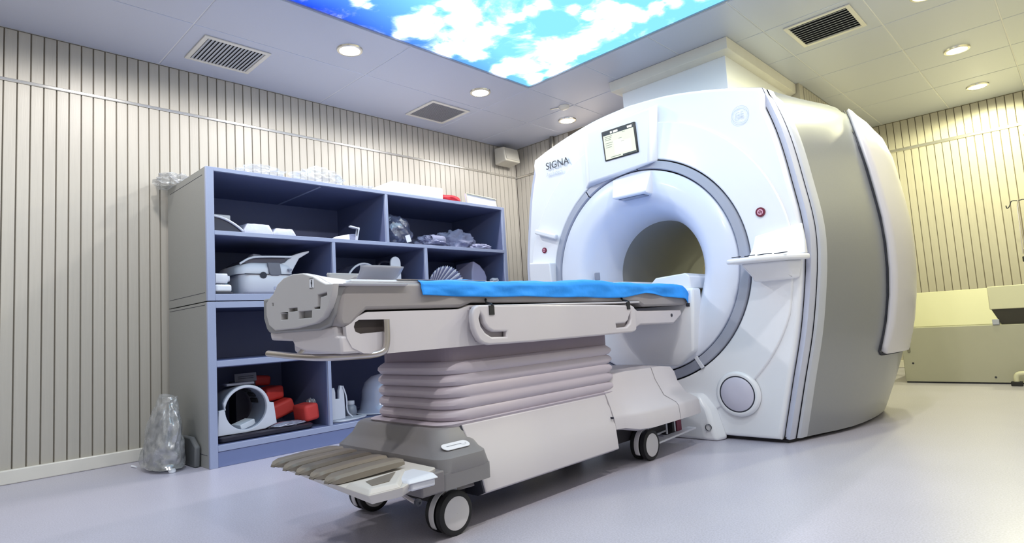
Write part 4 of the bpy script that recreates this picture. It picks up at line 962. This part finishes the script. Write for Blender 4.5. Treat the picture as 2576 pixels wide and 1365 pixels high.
# ---- middle left compartment (floor 1.010)
Z = 1.011
t_ = thing('head_coil', 'big white head coil with raised rear horn in the middle left compartment', 'coil', (-3.95, 1.68, Z))
g = MB()
g.loft([[(x, y_, z) for x, y_ in rrect(-4.20, -3.79 + d, 1.50 - e, 1.86 + f, .07, 6)] for z, d, e, f in ((Z, -.02, -.005, 0), (Z + .02, 0, 0, 0), (Z + .10, 0, 0, 0), (Z + .128, -.01, 0, 0))])
P('lower_body', g, off_m, t_, smooth=50)
g = MB()
g.loft([[(x, y_, z) for x, y_ in rrect(-4.20, -3.80 + d, 1.48 + e, 1.855 + f, .07, 6)] for z, d, e, f in ((Z + .132, 0, 0, 0), (Z + .165, 0, .0, .0), (Z + .19, -.01, .02, -.01), (Z + .205, -.03, .05, -.02))])
P('upper_body', g, off_m, t_, smooth=50)
horn = [(1.70, Z + .18), (1.84, Z + .14), (1.862, Z + .18), (1.90, Z + .245), (1.975, Z + .29), (1.975, Z + .302), (1.91, Z + .285), (1.85, Z + .262), (1.80, Z + .215)]
P('rear_horn', MB().prism(horn, -4.05, -3.83, 'x'), off_m, t_, bevel=.008)
P('visor_frame', MB().tube(lines([(-3.82, 1.50, Z + .195), (-3.82, 1.56, Z + .235), (-3.82, 1.62, Z + .245), (-3.82, 1.84, Z + .252)], 2), .007, 8), off_m, t_, smooth=60)
P('visor', MB().prism([(1.51, Z + .20), (1.57, Z + .236), (1.62, Z + .243), (1.80, Z + .247), (1.81, Z + .205)], -4.1, -3.835, 'x'), mat('visor dark', rgb(70, 70, 90), .25), t_)
P('latch', MB().prism([(1.665, Z + .205), (1.745, Z + .205), (1.755, Z + .13), (1.735, Z + .122), (1.69, Z + .122), (1.675, Z + .13)], -3.81, -3.788, 'x'), mat('latch grey', rgb(110, 112, 124), .4), t_, bevel=.004)
P('seam', MB().box(-3.80, -3.7885, 1.52, 1.84, Z + .129, Z + .1315), gap_m, t_)
P('finger_hole', MB().lathe([(.022, 0), (.0005, .001)], (-3.789, 1.635, Z + .122), 'x', 20), gap_m, t_)
P('grip', MB().box(-3.80, -3.786, 1.70, 1.80, Z + .025, Z + .05), mat('grip lilac', rgb(176, 178, 200), .4), t_, bevel=.006)
P('port', MB().box(-3.80, -3.785, 1.80, 1.825, Z + .155, Z + .168), ring2_m, t_, bevel=.002)
P('top_knob', MB().obox((-3.95, 1.65, Z + .262), (.06, .07, .03), (0, 0, .3)), ring2_m, t_, bevel=.01)
single('white_bottle', MB().loft([[(x, 1.30 + t * .105, z) for x, z in rrect(-3.83 - d, -3.755 + d, Z + .065 - d, Z + .125 + d, .012)] for t, d in ((.3, 0), (.95, 0), (1.0, -.008), (1.02, -.012), (1.12, -.012))]), off_m, 'white square bottle lying at the left edge of the middle left compartment', 'bottle', (-3.79, 1.36, Z), smooth=45)
single('tissue_pack', MB().obox((-3.79, 1.37, Z + .034), (.09, .10, .045), (0, 0, .1)), paper_m, 'soft white packet under the square bottle', 'packet', (-3.79, 1.37, Z), bevel=.012, seg=3)
single('black_tray', MB().obox((-3.80, 1.372, Z + .005), (.13, .105, .009)), ink_m, 'thin black tray below the white packet', 'tray', (-3.80, 1.37, Z), bevel=.002)
single('blue_green_bottle', MB().obox((-3.88, 1.43, Z + .045), (.05, .018, .085)), mat('teal plastic', rgb(70, 110, 120), .4), 'narrow teal container behind the white packet', 'container', (-3.88, 1.43, Z), bevel=.004)

# ---- middle compartment
t_ = thing('clear_coil', 'translucent arched coil with white rim in the centre compartment', 'coil', (-3.98, 2.40, Z))
arc = [(2.28 + .20 * (1 - math.cos(a)) * .9, Z + .02 + .215 * math.sin(a)) for a in [PI / 2 * i / 12 for i in range(13)]]
g = MB(); lp = []
for xx in (-4.15, -3.86): lp.append([(xx, 2.42 - .17 * math.cos(a), Z + .23 * math.sin(a)) for a in [PI * i / 20 for i in range(21)]])
g.loft(lp, False, closed=False); P('arch', g, film('smoky film', rgb(120, 124, 150), .75, .2), t_, smooth=60)
P('rim', MB().tube([(-3.855, 2.42 - .17 * math.cos(a), Z + .23 * math.sin(a)) for a in [PI * i / 20 for i in range(21)]], .008, 8), off_m, t_, smooth=60)
P('base', MB().box(-4.16, -3.84, 2.25, 2.59, Z, Z + .015), off_m, t_, bevel=.004)
t_ = thing('dark_case', 'dark grey case with carrying handle in the centre compartment', 'case', (-4.05, 2.70, Z))
P('body', MB().box(-4.18, -3.95, 2.60, 2.79, Z, Z + .215), mat('case grey', rgb(70, 72, 92), .5), t_, bevel=.015)
P('handle', MB().tube(lines([(-3.99, 2.63, Z + .21), (-3.99, 2.64, Z + .27), (-3.99, 2.75, Z + .27), (-3.99, 2.76, Z + .21)], 2), .012, 8), mat('handle grey', rgb(58, 60, 78), .5), t_, smooth=60)
t_ = thing('paddle_coil', 'pale upright paddle with rounded head behind the grey head support', 'coil', (-3.80, 2.66, Z))
pl = [(2.612, Z), (2.612, Z + .20)] + [(2.657 - .045 * math.cos(a), Z + .235 + .05 * math.sin(a)) for a in [PI * i / 12 for i in range(13)]] + [(2.702, Z + .20), (2.702, Z)]
P('paddle', plate_mesh([pl], .02, .005, 3, MX(-3.80)), off_m, t_, smooth=45)
P('clip', MB().box(-3.79, -3.782, 2.635, 2.68, Z + .155, Z + .185).box(-3.79, -3.784, 2.622, 2.628, Z + .15, Z + .21).box(-3.79, -3.784, 2.687, 2.693, Z + .15, Z + .21), ring_m, t_)

# ---- middle right compartment
t_ = thing('striped_wrap', 'striped blue and white pleated wrap in the middle right compartment', 'wrap', (-3.85, 3.16, Z))
lp = []
n = 56
for j in range(7):
    u = j / 6; q = []
    for i in range(n + 1):
        a = PI * i / n; r = (.075 + .115 * u) * (1 + .05 * (i % 2)); q.append((-3.80 - .10 * (1 - u) + (.012 * (i % 2)), 3.155 - r * 1.05 * math.cos(a) - .03 * (1 - u), Z + .0 + r * 1.15 * math.sin(a) + .0))
    lp.append(q)
g = MB(); g.loft(lp, False, closed=False)
for i in range(len(g.mi)): g.mi[i] = (i % n) // 2 % 2
P('pleats', g, [mat('wrap white', rgb(232, 233, 246), .7), mat('wrap stripe', rgb(126, 130, 166), .7)], t_, smooth=30, solid=.006)
P('cuff', MB().tube([(-3.79, 3.125 - .078 * math.cos(a), Z + .088 * math.sin(a)) for a in [PI * i / 16 for i in range(17)]], .013, 8), off_m, t_, smooth=60)
w_ = [(3.49, Z), (3.50, Z + .20), (3.525, Z + .29), (3.60, Z + .255), (3.655, Z + .20), (3.675, Z + .15), (3.67, Z)]
single('wedge_pad', MB().prism(w_, -4.1, -3.86, 'x'), mat('wedge lilac', rgb(168, 170, 206), .6), 'upright lilac grey wedge pad with rounded shoulder', 'pad', (-3.9, 3.58, Z), bevel=.012, seg=3)
single('paper_scrap', blob((-3.82, 3.725, Z + .12), (.035, .045, .02), 61, .3, 3, 3, .8), paper_m, 'crumpled white paper scrap right of the wedge pad', 'paper', (-3.82, 3.725, Z), smooth=30)
single('carton', MB().box(-3.9, -3.79, 3.69, 3.76, Z, Z + .104), mat('carton lilac', rgb(150, 152, 178), .7), 'narrow carton beneath the paper scrap', 'carton', (-3.85, 3.725, Z), bevel=.003)

# ---- lower left compartment (floor .128)
Z = .1285
single('padded_mat', MB().loft([[(x, y_, z) for x, y_ in rrect(-4.02, -3.745 - d, 1.335 + d, 1.93 - d, .03)] for z, d in ((Z, .01), (Z + .012, 0), (Z + .028, 0), (Z + .036, .012))]), mat_m, 'black padded mat under the white ring coil', 'mat', (-3.95, 1.63, Z), smooth=50)
ZM = Z + .037
t_ = thing('ring_coil', 'white ring shaped coil with square shoulders on the black mat', 'coil', (-3.9, 1.50, ZM))
cy_, cz_ = 1.508, ZM + .142
shape = [(1.335, ZM + .003), (1.345, ZM + .15), (1.378, ZM + .155)] + [(cy_ - .145 * math.cos(a), cz_ + .145 * math.sin(a)) for a in [math.radians(v) for v in range(20, 161, 10)]] + [(1.652, ZM + .165), (1.678, ZM + .16), (1.695, ZM + .03), (1.62, ZM + .004), (1.50, ZM)]
hole = [(cy_ + .125 * math.cos(2 * PI * i / 48), cz_ + .002 + .125 * math.sin(2 * PI * i / 48)) for i in range(48)]
P('front_plate', plate_mesh([shape, hole], .03, .006, 3, MX(-3.795)), off_m, t_, smooth=45)
P('tunnel', MB().lathe([(.126, 0), (.124, -.20), (.135, -.20), (.135, 0)], (-3.805, cy_, cz_ + .002), 'x', 48), mat('tunnel grey', rgb(128, 134, 150), .45), t_, smooth=50)
for i, a in enumerate((15, 35, 55)):
    t = math.radians(a); P('window', MB().obox((-3.90 - .05, cy_ + .119 * math.cos(t), cz_ + .119 * math.sin(t)), (.10, .006, .028), (t , 0, 0)), ventd_m, t_)
P('top_pad', MB().box(-4.0, -3.88, 1.43, 1.60, cz_ + .14, cz_ + .155), ring2_m, t_, bevel=.004)
single('folded_leaflet', MB().obox((-3.88, 1.525, ZM + .040), (.10, .10, .035), (.25, 0, .2)), paper_m, 'small white leaflet pack lying inside the ring coil', 'leaflet', (-3.88, 1.525, ZM + .02), bevel=.003)
t_ = thing('label_card', 'small barred card standing behind the ring coil', 'card', (-4.09, 1.60, Z))
P('card', MB().obox((-4.02, 1.60, .485), (.006, .14, .055), (0, -.15, 0)), mat('card grey', rgb(120, 122, 132), .6), t_)
P('card_box', MB().box(-4.15, -4.03, 1.54, 1.67, Z, .46), mat_m, t_, bevel=.004)
P('bars', MB().box(-4.0165, -4.0155, 1.55, 1.65, .478, .482).box(-4.0165, -4.0155, 1.55, 1.65, .490, .494), ink_m, t_)
def pad(c, size, rot, label, name='red_pad'):
    return single(name, MB().obox(c, size, rot), red2_m, label, 'pad', (c[0], c[1], c[2] - size[2] / 2), 'red positioning pads', bevel=.02, seg=3)
pad((-3.86, 1.93, ZM + .06), (.16, .105, .11), (.12, 0, .1), 'bright red pad nearest the front of the lower left compartment')
pad((-4.06, 1.83, ZM + .085), (.16, .17, .10), (.3, 0, 0), 'dark red pad leaning in the middle of the red pile')
pad((-4.12, 1.80, ZM + .19), (.14, .14, .09), (.1, 0, .2), 'dark red pad on top of the red pile')
pad((-4.24, 1.76, ZM + .28), (.14, .15, .07), (-.1, 0, .1), 'red pad furthest back in the compartment')
single('plastic_packet', blob((-3.82, 1.77, ZM + .008), (.06, .125, .015), 71, .25, 4, 3, .8), mat('packet film', rgb(168, 170, 188), .2, bump=.6, bscale=40, coat=.5), 'flat clear packet in front of the red pads', 'packet', (-3.82, 1.77, ZM), smooth=40)
bag((-3.90, 1.99, ZM + .06), (.05, .03, .07), 75, 'thin clear bag tucked behind the bright red pad')

# ---- lower right compartment
t_ = thing('prong_stand', 'white stand with two upright prongs at the left of the lower right compartment', 'stand', (-3.86, 2.17, Z))
P('foot_plate', plate_mesh([smooth_poly([(-3.95, 2.09), (-3.76, 2.09), (-3.77, 2.26), (-3.84, 2.40), (-3.90, 2.36), (-3.95, 2.28)], 2)], .012, .004, 2, Matrix.Translation((0, 0, Z + .0065))), off_m, t_, smooth=40)
fo = [(2.10, Z + .013), (2.10, Z + .205), (2.107, Z + .232), (2.125, Z + .232), (2.132, Z + .20), (2.132, Z + .155), (2.160, Z + .155), (2.160, Z + .21), (2.172, Z + .245), (2.19, Z + .24), (2.20, Z + .19), (2.205, Z + .013)]
P('fork', plate_mesh([fo], .03, .006, 3, MX(-3.84)), off_m, t_, smooth=40)
P('side_fin', MB().tube(lines([(-3.82, 2.185, Z + .24), (-3.82, 2.215, Z + .16), (-3.82, 2.21, Z + .06), (-3.81, 2.25, Z + .02)], 2), .005, 8), off_m, t_)
t_ = thing('lidded_cup', 'small cloudy cup with pale cap behind the prong stand', 'cup', (-3.98, 2.36, Z))
P('cup', MB().lathe([(.001, 0), (.038, .0), (.045, .03), (.040, .07), (.025, .085)], (-3.98, 2.335, Z), 'z', 24), mat('cloudy cup', rgb(140, 146, 160), .3), t_, smooth=50)
P('cap', MB().lathe([(.026, .085), (.030, .09), (.028, .112), (.001, .115)], (-3.98, 2.335, Z), 'z', 24), off_m, t_, smooth=50)
t_ = thing('clear_dome', 'clear plastic dome helmet partly hidden behind the bellows', 'dome', (-3.98, 2.58, Z))
P('dome', MB().lathe([(.20, 0), (.165, .03), (.15, .10), (.145, .17), (.12, .23), (.07, .27), (.001, .285)], (-3.98, 2.60, Z), 'z', 40), mat('dome plastic', rgb(168, 174, 198), .18, coat=.6), t_, smooth=60)
P('rim', MB().lathe([(.20, 0), (.21, .006), (.20, .012)], (-3.98, 2.60, Z), 'z', 40), off_m, t_, smooth=60)

# ------------------------------------------------------------------ on the floor beside the shelving
def tri(pts, y0, y1): return pts
t_ = thing('wrapped_cushion', 'grey wedge cushion in a cloudy plastic bag leaning on the shelving side', 'cushion', (-4.05, 1.14, 0))
g = MB(); g.loft([[(-4.20, 1.05, .006), (-3.99, 1.05, .006), (-3.93, 1.16, .006), (-4.16, 1.17, .006)],
                  [(-4.22, 1.055, .10), (-3.915, 1.055, .12), (-3.86, 1.16, .12), (-4.18, 1.17, .10)],
                  [(-4.15, 1.07, .22), (-3.885, 1.075, .20), (-3.855, 1.17, .20), (-4.11, 1.18, .22)],
                  [(-4.06, 1.10, .345), (-3.93, 1.10, .345), (-3.915, 1.18, .345), (-4.04, 1.18, .345)]])
P('cushion', g, mat('cushion grey', rgb(140, 142, 146), .6, bump=.1), t_, bevel=.02, seg=3)
bm = bmesh.new(); bmesh.ops.create_icosphere(bm, subdivisions=5, radius=1)
for v in bm.verts:
    n_ = v.co.normalized(); z = n_.z * .5 + .5
    wdt = (1.0 - .64 * z ** 1.7) * (.178 if z > .03 else .15); fx = n_.x / max(.25, math.hypot(n_.x, n_.y)) ; fy = n_.y / max(.25, math.hypot(n_.x, n_.y))
    cr_ = 1 + .14 * noise.noise(Vector((n_.x * 2, n_.y * 2, z * 4))) + (.05 + .12 * z) * noise.noise(Vector((n_.x * 6, n_.y * 6, z * 7)))
    v.co = Vector((-4.06 + .055 * z + fx * wdt * 1.22 * cr_, 1.115 + .02 * z + fy * wdt * .58 * cr_, .004 + z * (.425 + .03 * noise.noise(Vector((n_.x * 4, n_.y * 4, 1))))))
me = bpy.data.meshes.new('bag'); bm.to_mesh(me); bm.free()
P('bag', me, filmg_m, t_, smooth=60)
single('grey_block', MB().prism([(-4.12, 0), (-3.86, 0), (-3.85, .12), (-3.94, .17), (-4.12, .17)], 1.235, 1.266, 'y'), mat('block grey', rgb(104, 106, 108), .6), 'flat grey foam block standing between the bagged cushion and the shelving', 'block', (-4.0, 1.245, 0), bevel=.01)
single('plastic_plug', MB().lathe([(.001, 0), (.016, .001), (.020, .012), (.015, .022), (.001, .024)], (-3.86, 1.115, .0), 'z', 20), foam_m, 'small round white plastic plug on the floor in front of the cushion', 'plug', (-3.86, 1.115, 0), smooth=50)
single('white_stick', MB().tube([(-4.30, 1.02, .007), (-4.235, 1.03, .007)], .006, 8), foam_m, 'short white stick on the floor left of the bagged cushion', 'stick', (-4.27, 1.02, 0))

# ------------------------------------------------------------------ far right: equipment bench and drip stand
bn = thing('equipment_bench', 'long low cream cabinet bench in front of the far panelled wall', 'cabinet', (-.35, 6.5, 0))
P('front_panel', MB().box(-1.265, .40, 6.20, 6.23, .012, .475), cream2_m, bn, bevel=.004)
P('carcass', MB().box(-1.25, .40, 6.23, 6.95, .03, .46), cream2_m, bn, bevel=.004)
P('floor_runner', MB().box(-1.26, .40, 6.215, 6.95, 0, .03), gap_m, bn)
P('back_board', MB().loft([[(-1.29, 6.78, .46), (.40, 6.78, .46), (.40, 6.95, .46), (-1.29, 6.95, .46)], [(-1.26, 6.90, .785), (.40, 6.90, .785), (.40, 6.95, .785), (-1.26, 6.95, .785)]]), cream_m, bn, bevel=.006)
P('slot_handle', plate_mesh([rrect(-.012, .012, -.055, .055, .0115)], .004, .001, 2, MY(6.1985) @ Matrix.Translation((-1.215, .315, 0))), mat('slot handle grey', rgb(120, 118, 108), .4), bn)
for x, z in ((-1.195, .17), (-.64, .055)): P('screw', MB().lathe([(.008, 0), (.008, -.003), (.001, -.004)], (x, 6.2, z), 'y', 12), ink_m, bn)
t_ = thing('instrument_box', 'cream box with dark open underside standing on the bench', 'box', (-.2, 6.4, .475))
P('cover', MB().box(-.62, .38, 6.18, 6.62, .60, .785), cream_m, t_, bevel=.006)
P('dark_base', MB().loft([[(-.56, 6.22, .476), (.36, 6.22, .476), (.36, 6.58, .476), (-.56, 6.58, .476)], [(-.61, 6.19, .60), (.37, 6.19, .60), (.37, 6.61, .60), (-.61, 6.61, .60)]]), mat('dark base', rgb(54, 52, 46), .6), t_)
P('foot', MB().box(-.615, -.57, 6.19, 6.25, .476, .52), ring_m, t_, bevel=.004)
t_ = thing('hose_bracket', 'pale bent tube with a black foot in front of the bench', 'tube', (-.5, 6.1, 0))
P('tube', MB().tube(lines([(-.505, 6.10, .02), (-.505, 6.10, .085), (-.47, 6.10, .10), (-.25, 6.10, .10)], 2), .018, 10), cream_m, t_, smooth=60)
P('foot', MB().box(-.54, -.47, 6.07, 6.13, 0, .035), black_m, t_, bevel=.004)
iv = thing('drip_stand', 'thin metal drip stand with twin hooks against the far panelled wall', 'stand', (-.40, 7.25, 0))
P('pole', MB().tube([(-.412, 7.25, .04), (-.412, 7.25, 1.12)], .012, 10), steel_m, iv, smooth=60)
P('upper_rod', MB().tube([(-.412, 7.25, 1.1), (-.412, 7.25, 1.58)], .006, 8), steel_m, iv, smooth=60)
P('side_rod', MB().tube([(-.429, 7.25, 1.08), (-.422, 7.25, 1.54)], .003, 6), steel_m, iv)
P('clamp', MB().obox((-.412, 7.25, 1.03), (.05, .05, .05)), black_m, iv, bevel=.006)
for s in (-1, 1):
    P('hook', MB().tube(lines([(-.412, 7.25, 1.575), (-.412 + s * .05, 7.25, 1.585), (-.412 + s * .06, 7.25, 1.54), (-.412 + s * .085, 7.25, 1.51), (-.412 + s * .09, 7.25, 1.545)], 2), .0045, 8), ink_m, iv, smooth=60)
for a in (0, 2.09, 4.19): P('leg', MB().tube([(-.412, 7.25, .06), (-.412 + .22 * math.cos(a), 7.25 + .22 * math.sin(a), .015)], .012, 8), steel_m, iv)
single('wall_switch_box', MB().box(-.325, -.10, 7.585, 7.620, 2.245, 2.41), cream_m, 'cream box on the far panelled wall over the trim strip', 'box', (-.2, 7.6, 2.25), bevel=.005)
